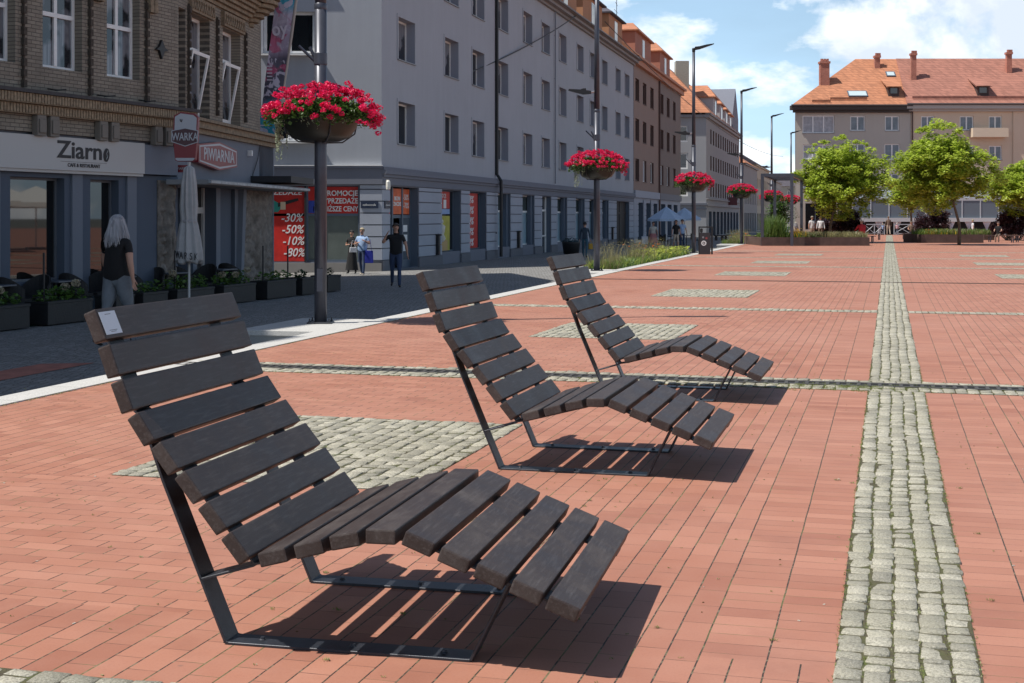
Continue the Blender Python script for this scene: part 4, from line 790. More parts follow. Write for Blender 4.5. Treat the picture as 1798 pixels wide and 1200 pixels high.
# ------------------------------------------------------------------ houses closing the square
M_taupe = mat_render('taupe_wall', (.47, .43, .375), .25, .3); M_cream = mat_render('cream_wall', (.62, .50, .375), .2, .3)
def square_house(x0, x1, Y, ez, wallm, roofm, ridge, hipl, label, wins, eavem, skyl=()):
    t = thing('town_house', label, 'building', (x0, Y, 0)); S = Face(t); W_ = x1-x0; hs = [(a, b, c, d) for a, b, c, d, *_ in wins]
    gh = [(a, a+3.2, .4, 3.1) for a in np.arange(1, W_-4, 5)]
    S.put('wall', wall_mesh([0, W_], [-.5, ez], hs+gh, .3), [wallm, wallm])
    for a, b, c, d, ml in wins: window(S, a, b, c, d, .12, mull=ml, fw=.11, gm=M_curtain if (b-a) > 3 else mat('pale_window', (.16, .19, .22), .15, noise=.5, nscale=.7), sill=M_sill)
    for a, b, c, d in gh: window(S, a, b, c, d, .2, mull=2, fm=M_bframe)
    e = MB(); e.box(-.6, W_ if hipl else W_+.2, -.75, .1, ez+.002, ez+.45); e.box(-.3, W_, -.4, .0, ez-.25, ez); S.put('eaves', e, eavem); z0 = ez+.46; rise = ridge-z0; r = MB(); dp = 11
    r.add([(-.6, -.8, z0), (W_, -.8, z0), (W_, dp, z0), (-.6+.34*dp*(hipl > 0), dp, z0), (hipl, dp/2, z0+rise), (W_, dp/2, z0+rise)], [(0, 1, 5, 4), (2, 3, 4, 5), (3, 0, 4), (1, 2, 5)]); S.put('roof', r, roofm)
    g = MB(); g.tube([(-.6, -.85, z0), (W_, -.85, z0)], .09, 8); S.put('gutter', g, mat('gutter_dark', (.06, .055, .055), .5)); sl_ = rise/(dp/2+.8)
    for x, z, w_, h_, kind in skyl:
        y = -.8+(z-z0)/sl_; a = math.atan(sl_); m = MB(); Mx = Matrix.Translation((x, y, z)) @ Matrix.Rotation(a, 4, 'X')
        if kind == 'sky':
            m.box(0, w_, 0, h_, .02, .12, 0, Mx); o = S.put('skylight', m, M_bframe); q = MB(); k = 2 if w_ > 2 else 1
            for i in range(k): q.box(.1+i*w_/k, (i+1)*w_/k-.1, .1, h_-.1, .125, .13, 0, Mx)
            q.build('skylight_pane', mat('sky_pane', (.5, .6, .62), .1), o)
        elif kind == 'dorm':
            m.box(x, x+w_, y, y+2.6, z, z+h_); o = S.put('dormer', m, mat('dormer_dark', (.06, .04, .035), .8)); q = MB(); q.add([(x-.25, y-.35, z+h_), (x+w_+.25, y-.35, z+h_), (x+w_+.25, y+3.2, z+h_+1.35), (x-.25, y+3.2, z+h_+1.35)], [(0, 1, 2, 3)]); q.add([(x-.25, y-.35, z+h_-.1), (x+w_+.25, y-.35, z+h_-.1), (x+w_+.25, y+3.2, z+h_+1.25), (x-.25, y+3.2, z+h_+1.25)], [(3, 2, 1, 0)]); q.build('dormer_roof', roofm, o); q = MB(); q.box(x+.2, x+w_-.2, y-.03, y, z+.3, z+h_-.15); q.build('dormer_pane', M_glass, o)
        elif kind == 'chim':
            m.box(x, x+w_, y, y+w_*.8, z-.5, z+h_); m.box(x-.08, x+w_+.08, y-.08, y+w_*.8+.08, z+h_, z+h_+.22)
            for i in range(3): m.box(x+.1+i*w_/3.2, x+.3+i*w_/3.2, y+.1, y+w_*.6, z+h_+.22, z+h_+.5)
            S.put('chimney', m, mat_wallbrick('roof_chimney_brick', ((.42, .15, .10), (.50, .19, .13)), (.36, .2, .15)) if 'roof_chimney_brick' not in MATS else MATS['roof_chimney_brick'])
        elif kind == 'fence':
            m.box(x, x+w_, y-.02, y+.02, z+.1, z+.35); S.put('snow_guard', m, roofm)
    b = MB(); pl = [(0, .305), (W_, .305), (W_, dp), (.34*dp if hipl else 0, dp)]; b.add([(x, y, z) for z in (-.5, ez) for x, y in pl], [(0, 1, 5, 4), (1, 2, 6, 5), (2, 3, 7, 6), (3, 0, 4, 7), (4, 5, 6, 7)]); S.put('core', b, wallm); return t, S
YF = 142; X0 = xat(1397, YF); X1 = xat(1599, YF)-.0; e1 = zat(200, YF); pm = YF/FPX
def W(px0, px1, py0, py1, ml, ref=1397): return (xat(px0, YF)-xat(ref, YF), xat(px1, YF)-xat(ref, YF), zat(py1, YF), zat(py0, YF), ml)
wins = [W(1409, 1465, 203, 234, 2), W(1493, 1519, 204, 230, 1), W(1554, 1579, 204, 230, 1), W(1410, 1462, 254, 280, 2), W(1493, 1519, 253, 280, 1), W(1553, 1580, 253, 281, 1), W(1410, 1462, 305, 332, 2), W(1493, 1519, 305, 332, 1), W(1553, 1579, 305, 331, 1)]
zr = zat(104, YF+5.5)
_t, S1 = square_house(X0, X1, YF, zat(194, YF), M_taupe, M_or, zr, xat(1502, YF+5.5)-X0, 'taupe corner house with bright orange hipped roof, behind the left tree', wins, mat('dark_eaves', (.05, .04, .035), .7),
    [(xat(1487, YF+1)-X0, zat(172, YF+1.3), 1.9+.1, .95, 'sky'), (xat(1557, YF+3)-X0, zat(136, YF+3.6), .95, .8, 'sky'), (xat(1557, YF+1)-X0, zat(171, YF+1.3), 1.1, 1.0, 'dorm'), (xat(1537, YF+4)-X0, zat(121, YF+4.4), .55, 1.15, 'chim'), (xat(1440, YF+2)-X0, zat(152, YF+2.8), .95, 2.3, 'chim'), (xat(1424, YF)-X0, zat(182, YF), 1.9, .3, 'fence'), (xat(1457, YF)-X0, zat(178, YF+.4), 3.8, .3, 'fence')])
XR = xat(1860, YF); wins = [(a-0, b, c, d, ml) for a, b, c, d, ml in [W(1617, 1640, 204, 229, 1, 1599), W(1685, 1709, 204, 229, 1, 1599), W(1736, 1759, 204, 229, 1, 1599), W(1617, 1640, 256, 281, 1, 1599), W(1685, 1709, 256, 281, 1, 1599), W(1736, 1759, 256, 281, 1, 1599), W(1810, 1835, 204, 229, 1, 1599), W(1810, 1835, 256, 281, 1, 1599), W(1617, 1640, 308, 333, 1, 1599), W(1736, 1759, 308, 333, 1, 1599)]]
_t2, S2 = square_house(X1+.01, XR, YF-.02, zat(192, YF), M_cream, M_rd, zr+.05, 0, 'cream house with brownish red roof and a small balcony, behind the right trees', wins, mat_render('pale_eaves', (.42, .39, .36), .1),
    [(xat(1597, YF+3)-X1, zat(142, YF+3), .55, 2.6, 'chim'), (xat(1588, YF+4)-X1+.8, zat(128, YF+4.4), .01, .1, 'none'), (xat(1764, YF+4)-X1, zat(130, YF+4), .55, 2.0, 'chim'), (xat(1712, YF+1)-X1, zat(170, YF+1.3), 1.15, 1.0, 'dorm'), (.1, zat(176, YF+.4), 14.5, .3, 'fence')])
m = MB(); bx0 = xat(1702, YF)-X1; bx1 = xat(1764, YF)-X1; m.box(bx0, bx1, -1.1, -.0, zat(242, YF), zat(239, YF)); m.box(bx0, bx1, -1.1, -1.02, zat(239, YF), zat(226, YF)); m.box(bx0, bx0+.08, -1.02, 0, zat(239, YF), zat(226, YF)); m.box(bx1-.08, bx1, -1.02, 0, zat(239, YF), zat(226, YF)); S2.put('balcony', m, M_cream)
for pxx in (1602,): m = MB(); m.tube([(.15, -.08, .5), (.15, -.08, zat(193, YF))], .07, 8); S2.put('downpipe', m, M_brf)
m = MB(); m.box(xat(1778, YF)-X1, xat(1800, YF)-X1, -.12, 0, 0, zat(193, YF)); S2.put('pilaster', m, M_cream)

# ------------------------------------------------------------------ brick corner house on the left
M_yb = mat_wallbrick('yellow_brick', ((.235, .20, .155), (.31, .27, .21)), (.075, .066, .056), .25, .078); M_yb2 = mat('brick_trim', (.25, .19, .125), .85, noise=.45, nscale=9, bump=.4, bscale=30)
M_blue = mat_render('slate_blue_plaster', (.085, .105, .14), .2); M_blue2 = mat_render('pale_blue_plaster', (.17, .19, .225), .25); M_relief = mat('relief_stone', (.20, .175, .15), .9, noise=.5, nscale=5, bump=.7, bscale=14); M_signw = mat('sign_cream', (.46, .45, .43), .5)
M_shopg = mat('shop_glass', (.010, .010, .010), .02, spec=1.0); M_ink = mat('dark_lettering', (.02, .02, .022), .6); M_slab = mat_render('canopy_concrete', (.24, .245, .25), .35)
M_dkr = mat('sign_dark_red', (.20, .010, .018), .4); M_silver = mat('sign_silver', (.42, .44, .47), .4)
def corner_house():
    PA = Vector((-10.01, 27, 0)); t = thing('corner_house', 'old yellow-brown brick corner house with white windows above dark blue shop fronts', 'building', PA)
    ra = math.atan2(1, .4128); A = Face(t, 0, 0, ra); LB = Vector((-7.84, 32.3, 0))-PA; rb = math.atan2(1, .09); B = Face(t, LB.x, LB.y, rb); LA = 5.74
    wa = [(-4.9, -3.7), (-2.95, -1.8), (-.8, .42), (1.2, 2.4), (3.2, 4.33)]; holes = [(a, b, 4.72, 7.35) for a, b in wa]
    A.put('brick_wall', wall_mesh([-22, LA], [4.1, 9.0], holes, .27), [M_yb, M_yb])
    SHADOW_STEPS = [(-22, -12, 19.6), (-12, -5, 17.4), (-5, -1.0, 16.2), (-1.0, LA, 14.6)]  # unseen upper house, stepped in height to set the street's shadow edge
    for a_, b_, h_ in SHADOW_STEPS: A.put('unseen_wall', wall_mesh([a_, b_], [9.0, h_], [(a, b, 10, 12.4) for a, b in wa if a_ < a and b < b_], .27), [M_yb, M_yb])
    for a, b, c, d in holes: window(A, a, b, c, d, .2, mull=1, transom=.43, fw=.075, gm=M_cpane)
    for a, b in wa:                                                   # curtain behind each window, brick arch above
        q = MB(); xs = np.linspace(a+.1, b-.1, 30)
        for i in range(29): q.quad((xs[i], .42+.02*math.sin(i*1.7), 4.75), (xs[i+1], .42+.02*math.sin((i+1)*1.7), 4.75), (xs[i+1], .42+.02*math.sin((i+1)*1.7), 7.3), (xs[i], .42+.02*math.sin(i*1.7), 7.3))
        q = None
        ar = MB(); cx = (a+b)/2; r0 = (b-a)/2+.22
        for k in range(26):
            th = math.pi*k/25; c_, s_ = math.cos(th), math.sin(th)
            for rr in (r0, r0+.15): ar.box(-.065, .065, -.14, .0, 0, .13, 0, Matrix.Translation((cx+rr*c_, 0, 6.35+rr*s_*1.1)) @ Matrix.Rotation(-(th-math.pi/2), 4, 'Y'))
        A.put('brick_arch', ar, M_yb2)
    def piers(F, xs, z0, z1):
        for x in xs:
            p = MB()
            z = z0
            while z < z1: p.box(x-.045, x+.045, -.085, .0, z, z+.145); p.box(x-.02, x+.02, -.05, .0, z+.145, z+.21); z += .21
            F.put('toothed_strip', p, M_ink if False else mat('dark_trim_brick', (.07, .055, .042), .9, noise=.4, nscale=14))  # dark brown mottled tone on every toothed strip
    piers(A, (.62, 2.62, 4.55), 4.25, 8.8); 
    # cornice with corbels
    c = MB(); c.box(-22, LA+.25, -.50, .0, 4.10, 4.17, 1); c.box(-22, LA+.2, -.42, .0, 3.90, 4.098); c.box(-22, LA+.1, -.30, .0, 3.70, 3.898)
    A.put('cornice', c, [M_yb2, mat('slate_ledge', (.06, .055, .055), .8, noise=.3)])
    for x in list(np.arange(-21, LA, .145)):
        pass
    d = MB(); x = -8.0
    while x < LA: d.box(x, x+.062, -.445, -.42, 3.92, 4.09); d.box(x+.03, x+.09, -.325, -.30, 3.72, 3.88); x += .085
    A.put('brick_soldiers', d, mat('soldier_brick', (.30, .225, .145), .85, noise=.45, nscale=12))
    f = MB(); f.box(-22, LA, -.14, .0, 3.36, 3.698); A.put('frieze', f, M_yb)
    for x in (-3.2, -2.75, -1.3, -.85, .72, 1.1, 2.62, 3.0, 4.52, 4.9, 5.35):
        k = MB(); k.prism([(x, 3.28), (x+.26, 3.28), (x+.26, 3.698), (x, 3.698)], -.30, -.142); k.box(x+.03, x+.23, -.33, -.30, 3.34, 3.62); bevel(A.put('corbel', k, mat_render('corbel_stone', (.21, .185, .155), .3)), .02, 2)
    k = MB(); k.prism([(4.98, 5.47), (5.07, 5.28), (5.16, 5.47), (5.30, 5.48), (5.16, 5.56), (5.07, 5.72), (4.98, 5.56), (4.86, 5.48)], -.07, -.0); A.put('wall_anchor', k, M_black)
    for x in (1.35, 2.9, 4.3): k = MB(); k.tube([(x, 0, 4.28), (x, -.22, 4.24), (x+.2, -.3, 4.27)], .015, 6); A.put('cable_hook', k, M_black)
    # shop front of the cafe
    g = [(.28, 1.85, .35, 2.46), (2.66, 3.6, .35, 2.46), (-3.1, -.9, .35, 2.46)]
    A.put('shop_wall', wall_mesh([-22, LA], [-1.5, 2.6], g, .3), [M_blue, M_blue])
    for a, b, z, q in g: window(A, a, b, z, q, .2, fm=mat('shop_frame', (.12, .13, .145), .5), gm=M_shopg, mull=0, fw=.05)
    for x in (-.2, 2.2, 4.0): k = MB(); k.box(x-.16, x+.16, -.05, .0, -1.5, 2.6); A.put('pilaster', k, M_blue2)
    k = MB(); k.quad((.30, .3, .4), (.75, .3, .4), (.55, .34, 2.44), (.45, .34, 2.44)); 
    k = MB(); k.box(-22, LA, -.02, .0, 3.30, 3.36); A.put('wall_band', k, M_blue2)
    # sculpted stone relief panels beside the pub door
    def relief(F, x0, x1, z0, z1, seed):
        r = np.random.default_rng(seed); nx, nz = 34, 60; V = []; Fc = []
        blobs = [(r.uniform(.1, .9), r.uniform(.05, .95), r.uniform(.05, .12), r.uniform(.02, .06), r.uniform(-1, 1), r.uniform(1, 3.5)) for _ in range(60)]+[(.5, .86, .10, .12, 0, 1), (.48, .66, .16, .10, .2, .6), (.40, .42, .10, .09, .3, .35), (.6, .38, .10, .09, -.3, .35), (.7, .62, .07, .07, -.6, .4)]
        for j in range(nz):
            for i in range(nx):
                u, v = i/(nx-1), j/(nz-1); h = max([b[3]*max(0, 1-(((u-b[0])+b[4]*(v-b[1]))**2+((v-b[1])*b[5])**2)/b[2]**2)**.5 for b in blobs])+r.normal()*.003; V.append((x0+(x1-x0)*u, -.03-h*2.2, z0+(z1-z0)*v))
        for j in range(nz-1):
            for i in range(nx-1): a = j*nx+i; Fc.append((a, a+1, a+nx+1, a+nx))
        m = MB(); m.add(V, Fc); m.box(x0, x1, -.03, .0, z0, z1); F.put('stone_relief', m, M_relief, smooth=True)
    relief(A, 4.95, 5.6, .2, 2.5, 2); relief(B, 5.35, 8.4, -.2, 2.42, 5)
    # pub corner
    hb = [(.12, .62, 4.12, 6.6), (.96, 2.5, 4.12, 6.6), (3.6, 5.2, 4.12, 6.6)]
    B.put('brick_wall', wall_mesh([0, 7.15], [4.05, 9], hb, .3), [M_yb, M_yb]); B.put('unseen_wall', wall_mesh([0, 7.15], [9, 13.0], [(a, b, 10, 12.4) for a, b, *_ in hb[1:]], .3), [M_yb, M_yb])
    for a, b, z, q in hb:
        o = window(B, a, b, z, q, .26, mull=0, transom=.68, fw=.08, gm=M_cpane)
        if b-a > 1: s = MB(); h = 1.55; s.box(0, .08, 0, .05, 0, h); s.box(b-a-.3, b-a-.22, 0, .05, 0, h); s.box(.08, b-a-.3, 0, .05, 0, .08); s.box(.08, b-a-.3, 0, .05, h-.08, h); k = s.build('tilted_sash', M_white, o, (.08, -.02, .06), (R(11), 0, 0))
    for a, b in ((.9, 2.6), (3.5, 5.3)):
        q = MB(); q.box(a-.05, b+.05, -.1, .0, 6.62, 7.0)
        for i in range(9): x = a+i*(b-a)/9; q.prism([(x, 6.68), (x+.05, 6.68), (x+.14, 6.92), (x+.09, 6.92)], -.13, -.1); q.prism([(x+.14, 6.68), (x+.19, 6.68), (x+.09, 6.92), (x+.04, 6.92)], -.13, -.1)
        B.put('lintel_frieze', q, M_yb2)
    piers(B, (.8, 3.05, 5.6), 4.25, 6.6)
    q = MB()                                                          # corbelled round bay above the pub
    for k, (r_, z) in enumerate([(.2, 6.95), (.34, 7.07), (.48, 7.19), (.62, 7.31), (.76, 7.43), (.86, 7.55), (.92, 7.7)]): q.lathe([(0, z), (r_, z), (r_, z+.10), (r_-.05, z+.115), (r_-.05, z+.12)], (6.2, .1, 0), 28)
    q.lathe([(.88, 7.8), (.88, 11)], (6.2, .1, 0), 28); B.put('round_bay', q, M_yb2)
    q = MB()
    for k in range(9): q.box(.3+k*.25, 5.8, -.08-k*.09, 0, 7.05+k*.1, 7.14+k*.1)
    B.put('stepped_corbel', q, M_yb2)
    c = MB(); c.box(-.1, 8.7, -.3, .0, 3.98, 4.05); c.box(-.05, 8.65, -.2, .0, 3.82, 3.978); c.box(0, 8.6, -.1, .0, 3.7, 3.818); B.put('cornice', c, M_yb2)
    g = [(-.0, 1.2, .2, 2.35), (1.5, 3.05, -.35, 2.4), (3.4, 4.7, -.35, 2.4)]
    B.put('pub_wall', wall_mesh([0, 8.6], [-1.5, 3.7], g, .5), [M_blue2, M_blue]); k = MB(); k.box(.0, 8.6, -.012, .0, -1.5, 2.4); 
    window(B, 0.0, 1.2, .2, 2.35, .4, fm=M_signw, gm=M_shopg, mull=0); 
    q = MB(); q.box(1.5, 1.62, .3, .4, -.35, 2.4); q.box(2.93, 3.05, .3, .4, -.35, 2.4); q.box(1.62, 2.93, .3, .4, 1.75, 1.9); B.put('pub_door_frame', q, M_signw); q = MB(); q.box(1.62, 2.93, .36, .4, -.35, 2.4); B.put('pub_door', q, M_black)
    q = MB(); q.box(3.4, 4.7, .1, .5, -.35, 2.4); B.put('dark_panel', q, M_blue)
    q = MB(); q.prism([(4.75, -.4), (5.0, -.4), (5.35, 2.4), (5.05, 2.4)], -.14, .0); B.put('slanting_pilaster', q, M_blue2)
    q = MB(); q.box(-.75, 8.7, -1.0, .0, 2.40, 2.52); q.box(-.8, 8.75, -1.08, -1.0, 2.42, 2.50, 1); bevel(B.put('canopy_slab', q, [M_slab, mat('zinc_edge', (.33, .36, .38), .4, noise=.4, nscale=6)]), .01, 1)
    q = MB(); q.box(6.2, 8.9, -1.15, .0, 2.62, 2.80); B.put('upper_slab', q, M_ink)
    q = MB(); q.box(5.9, 6.0, -.12, .0, 3.35, 3.5); B.put('wall_light', q, M_white)
    q = MB(); q.tube([(7.0, -.04, 3.7), (6.8, -.04, 3.3), (6.3, -.04, 2.85), (6.2, -.04, 2.6)], .012, 6); B.put('wall_cable', q, M_black)
    # end section towards the lane, and the solid mass behind
    ex, ey = math.cos(rb), math.sin(rb); e0 = Vector((LB.x+ex*7.15, LB.y+ey*7.15)); Cf = Face(t, e0.x-.0, e0.y, R(100)); hl = [(.5, 1.7, 4.7, 7.1), (3.4, 4.6, 4.7, 7.1)]; q = wall_mesh([0, 7.2], [-1.5, 13.0], hl, .12); Cf.put('lane_wall', q, [M_yb, M_yb])
    for a, b, z, q in hl: window(Cf, a, b, z, q, .06, mull=0, transom=.6, fw=.14)
    q = MB(); q.box(7.1, 8.7, .0, 2.0, -1.5, 3.98); B.put('pub_end_block', q, M_blue2)
    def blk(pts, z0, z1, nm, m): q = MB(); n = len(pts); q.add([(x, y, z0) for x, y in pts]+[(x, y, z1) for x, y in pts], [tuple(range(n-1, -1, -1)), tuple(range(n, 2*n))]+[(i, (i+1) % n, n+(i+1) % n, n+i) for i in range(n)]); q.build(nm, m, t)
    ax, ay = math.cos(ra), math.sin(ra); a0 = Vector((-ax*21.8, -ay*21.8)); inn = Vector((-ay, ax)); 
    for a_, b_, h_ in SHADOW_STEPS:
        f_ = lambda s_, d_: (ax*s_-ay*d_, ay*s_+ax*d_)
        blk([f_(a_, .5), f_(b_-(.1 if b_ == LA else 0), .5), f_(b_, 13), f_(a_, 13)], -1.5, h_, 'core', M_dark); blk([f_(a_, -.1), f_(b_, -.1), f_(b_, 3.5), f_(a_, 3.5)], h_, h_+.3, 'shadow_parapet', M_yb2)
    e1 = (e0.x+7.1*math.cos(R(100)), e0.y+7.1*math.sin(R(100)))
    blk([(LB.x-.55, LB.y+.1), (e0.x-.55, e0.y), (e1[0]-.6, e1[1]), (e1[0]-14, e1[1]+1), (LB.x-14, LB.y+3)], -1.5, 13.0, 'core', M_dark)
    blk([(LB.x+.4, LB.y-.3), (e0.x+.4, e0.y), (e1[0]+.3, e1[1]+.2), (e1[0]-4, e1[1]+.2), (LB.x-4, LB.y+2)], 13.0, 13.5, 'shadow_parapet', M_yb2)  # unseen top, its height set for the shadow it casts
    return A, B, PA, LB, ra, rb
HA, HB, PA, LB, RA, RB = corner_house()
def on_face(F, x, y, z): return F.p.location+F.o+F.R @ Vector((x, y, z))
# cafe sign board
m = MB(); m.box(-8, 4.25, -.20, -.02, 2.62, 3.30); m.box(-8, 4.25, -.16, -.01, 2.56, 2.618); t = thing('cafe_sign', 'long cream sign board of the cafe with dark lettering and a coffee bean', 'sign', on_face(HA, 0, 0, 0), RA)
m.build('board', M_signw, t); m = MB(); m.box(4.26, 5.5, -.18, -.02, 2.62, 3.28); m.build('grey_board', M_blue2, t)
text('Ziarn', .50, M_ink, t, (2.10, -.205, 3.03), bold=.009, sx=1.3, name='lettering'); 
m = MB(); m.lathe([(0, -.15), (.055, -.13), (.09, -.065), (.10, 0), (.09, .065), (.055, .13), (0, .15)], (0, 0, 0), 20, 0, (1, .08)); o = m.build('coffee_bean', M_ink, t, (2.93, -.21, 2.985), (0, R(8), 0)); m = MB(); m.tube([(-.01, -.012, -.10), (.02, -.012, -.03), (-.015, -.012, .03), (.015, -.012, .1)], .008, 6); m.build('bean_line', M_signw, o)
m = MB(); m.box(1.5, 2.95, -.204, -.2, 2.80, 2.806); m.build('rule', M_ink, t); text('CAFE & RESTAURANT', .105, M_ink, t, (2.22, -.205, 2.73), bold=.002, sx=1.0)
# pub signs
t = thing('beer_glass_sign', 'beer-glass shaped red and silver sign jutting out over the pub door', 'sign', (xat(327, 30.9), 30.9, zat(284, 30.9))); k = 30.9/FPX
m = MB(); m.prism([(-18*k, 2*k), (-13*k, 0), (13*k, 0), (17*k, 3*k), (21*k, 45*k), (22*k, 78*k), (16*k, 84*k), (-8*k, 87*k), (-20*k, 80*k), (-22*k, 45*k)], -.09, .09); m.build('body', M_dkr, t)
m = MB(); m.prism([(-19*k, 50*k), (19*k, 48*k), (20*k, 76*k), (14*k, 81*k), (-8*k, 84*k), (-18*k, 78*k)], -.096, -.09); m.build('foam', M_silver, t); m = MB(); m.prism([(-17*k, 3*k), (-13*k, 1*k), (13*k, 1*k), (16*k, 4*k), (16*k, 6*k), (-17*k, 6*k)], -.096, -.09); m.build('glass_base', M_silver, t)
m = MB(); m.prism([(-24*k, 34*k), (0, 26*k), (22*k, 33*k), (23*k, 54*k), (0, 59*k), (-24*k, 54*k)], -.104, -.096, 0); m.prism([(-22.5*k, 35*k), (0, 27.5*k), (20.5*k, 34*k), (21.5*k, 53*k), (0, 57.5*k), (-22.5*k, 53*k)], -.108, -.104, 1); m.build('name_band', [M_silver, mat('sign_blackish_red', (.06, .012, .02), .4)], t)
text('WARKA', 19*k, M_silver, t, (-.5*k, -.109, 42.5*k), bold=.003, sx=.66)
m = MB(); m.lathe([(3*k, 0), (5*k, 0)], n=10); m.tube([(-7*k, -.1, 69*k), (-5*k, -.1, 73*k), (-9*k, -.1, 73*k), (-7*k, -.1, 69*k)], .012, 5); m.tube([(.1, 0, 30*k), (-.15, 1.1, 30*k)], .03, 6); m.build('bracket', M_black, t)
t = thing('pub_wall_sign', 'red six-sided sign with silver lettering flat on the wall above the canopy', 'sign', on_face(HB, 2.75, -.06, 3.2), RB)
m = MB(); m.prism([(-1.7, -.22), (0, -.36), (1.55, -.22), (1.55, .22), (0, .36), (-1.7, .22)], -.12, .06, 0); m.prism([(-1.62, -.19), (0, -.32), (1.48, -.19), (1.48, .19), (0, .32), (-1.62, .19)], -.125, -.12, 1); m.prism([(-1.56, -.16), (0, -.27), (1.42, -.16), (1.42, .16), (0, .27), (-1.56, .16)], -.13, -.125, 0); m.build('board', [M_dkr, M_silver], t)
text('PIWIARNIA', .42, M_silver, t, (-.05, -.132, 0), bold=.008, sx=1.22)
t = thing('small_pub_sign', 'small dark red sign hanging below the beer-glass sign', 'sign', (xat(318, 32.2), 32.2, zat(303, 32.2))); m = MB(); m.box(-.18, .2, -.02, .02, 0, .17); m.build('board', M_dkr, t); text('PIWIARNIA', .085, M_silver, t, (0, -.025, .085), sx=.85)
# banner on the slanting flagpole
def banner():
    Y = 41.2; k = Y/FPX; t = thing('street_banner', 'tall teal and pink printed banner hanging from a slanting pole at the house corner', 'banner', (xat(482, Y), Y, zat(236, Y)))
    def pt(px, py, y=0): return ((px-482)*k, y, (236-py)*k)
    n = 14; lft = [(452+(493-452)*(i/n)**.9, 236-(236+80)*i/n) for i in range(n+1)]; rgt = [(482+(527-482)*(i/n)**.85, 240-(240+80)*i/n) for i in range(n+1)]
    m = MB(); V = []
    for i in range(n+1):
        for j in range(5): u = j/4; px = lft[i][0]*(1-u)+rgt[i][0]*u; py = lft[i][1]*(1-u)+rgt[i][1]*u; x, _, z = pt(px, py); V += [(x, .03*math.sin(i*.9+j), z)]
    F_ = [(i*5+j, i*5+j+1, i*5+j+6, i*5+j+5) for i in range(n) for j in range(4)]; g = G('banner_print'); sep = g.xyz(); zz_ = g.M('DIVIDE', sep[2], 316*k)
    base = g.ramp(zz_, [(0, (.02, .28, .42)), (.16, (.025, .30, .43)), (.20, (.05, .06, .09)), (.42, (.09, .08, .12)), (.48, (.38, .33, .45)), (.66, (.42, .38, .48)), (.72, (.04, .30, .42)), (1, (.03, .25, .38))])
    nz = g.noise(2.3, 3, dist=1.6); c = g.mix(g.ramp(nz, [(.52, 0), (.54, 1)]), base, (.46, .44, .54)); c = g.mix(g.ramp(g.noise(1.9, 2, v=g.comb(g.M('ADD', sep[0], 5), sep[2], 0), dist=.6), [(.55, 0), (.60, .8)]), c, (.42, .05, .14)); mt = g.col(c, .6)
    m.add(V, F_); m.build('cloth', mt, t)
    text('oy', 17*k*2.0, mat('banner_pale', (.55, .53, .62), .6), t, pt(491, 52, -.05), rot=(R(90), R(-6), 0), bold=.012, sx=.8, ext=.003)
    m = MB()
    for (cx, cy, r_) in ((486, 42, 7), (484, 79, 4.5)):
        x, _, z = pt(cx, cy); m.lathe([(0, 0), (r_*k, 0)], n=20); m.v = m.v
    m = MB()
    for i in range(5): x, _, z = pt(475, 118+i*6); m.box(x-.1, x+.06, -.055, -.05, z, z+.035)
    x, _, z = pt(462, 222); m.box(x-.1, x+.22, -.045, -.04, z, z+.04); m.build('small_print', mat('banner_pale', (.5, .5, .55), .6), t)
    m = MB(); m.tube([pt(492, 185, .1), pt(511, 60, .1), pt(527, -60, .1), pt(532, -100, .1)], .045, 8); m.build('pole', mat('pale_wood_pole', (.40, .36, .32), .6), t)
    m = MB(); m.tube([pt(452, 236), pt(482, 240)], .02, 6); m.tube([pt(452, 236), pt(440, 243, .4)], .015, 6); m.build('bottom_rod', M_black, t)
banner()

# ------------------------------------------------------------------ cafe terrace
def zs_(x, y): return zst(x, y)
m = MB(); A0 = P(0, 1, 0); pl0 = Vector((-8.75, 24.6, 0)); pl1 = Vector((-4.75, 36.8, 0)); pd = (pl1-pl0).normalized(); pn = Vector((-pd.y, pd.x, 0))
V = []
for s_ in np.linspace(-7, 11.5, 20):
    for w_ in (.25, 2.6): q = pl0+pd*s_+pn*w_; V.append((q.x, q.y, zst(q.x, q.y)+.012))
m.add(V, [(2*i+1, 2*i, 2*i+2, 2*i+3) for i in range(19)]); tag(m.build('cafe_carpet', mat('green_carpet', (.012, .06, .035), .95, noise=.3, nscale=20)), kind='structure')
M_plb = mat('planter_black', (.010, .010, .011), .6, noise=.3, nscale=5, bump=.2, bscale=20); M_hyd = leafmat('hydrangea_leaf', (.075, .15, .024), .45, 5, .3); M_hfl = leafmat('hydrangea_bloom', (.42, .36, .25), .3, 8, .2)
spots = [(-20, 60, 1, 2, 'planter box at the left edge, with one round cream hydrangea'), (74, 172, 2, 2, 'planter box with two leafy plants, left of the long-haired man'), (200, 240, 1, 0, 'low planter half hidden behind the long-haired man'), (246, 300, 1, 0, 'small planter of plain leaves right of the long-haired man'), (303, 384, 1, 1, 'planter with a bright green bush under the closed parasol'), (386, 456, 1, 3, 'planter with yellow-green leaves and pale blooms, right of the closed parasol'), (463, 526, 1, 0, 'planter of ferny greens left of the nearest lamp post'), (528, 558, 1, 0, 'narrow planter just behind the nearest lamp post'), (573, 601, 1, 0, 'last planter, with a dark bush, right of the nearest lamp post')]
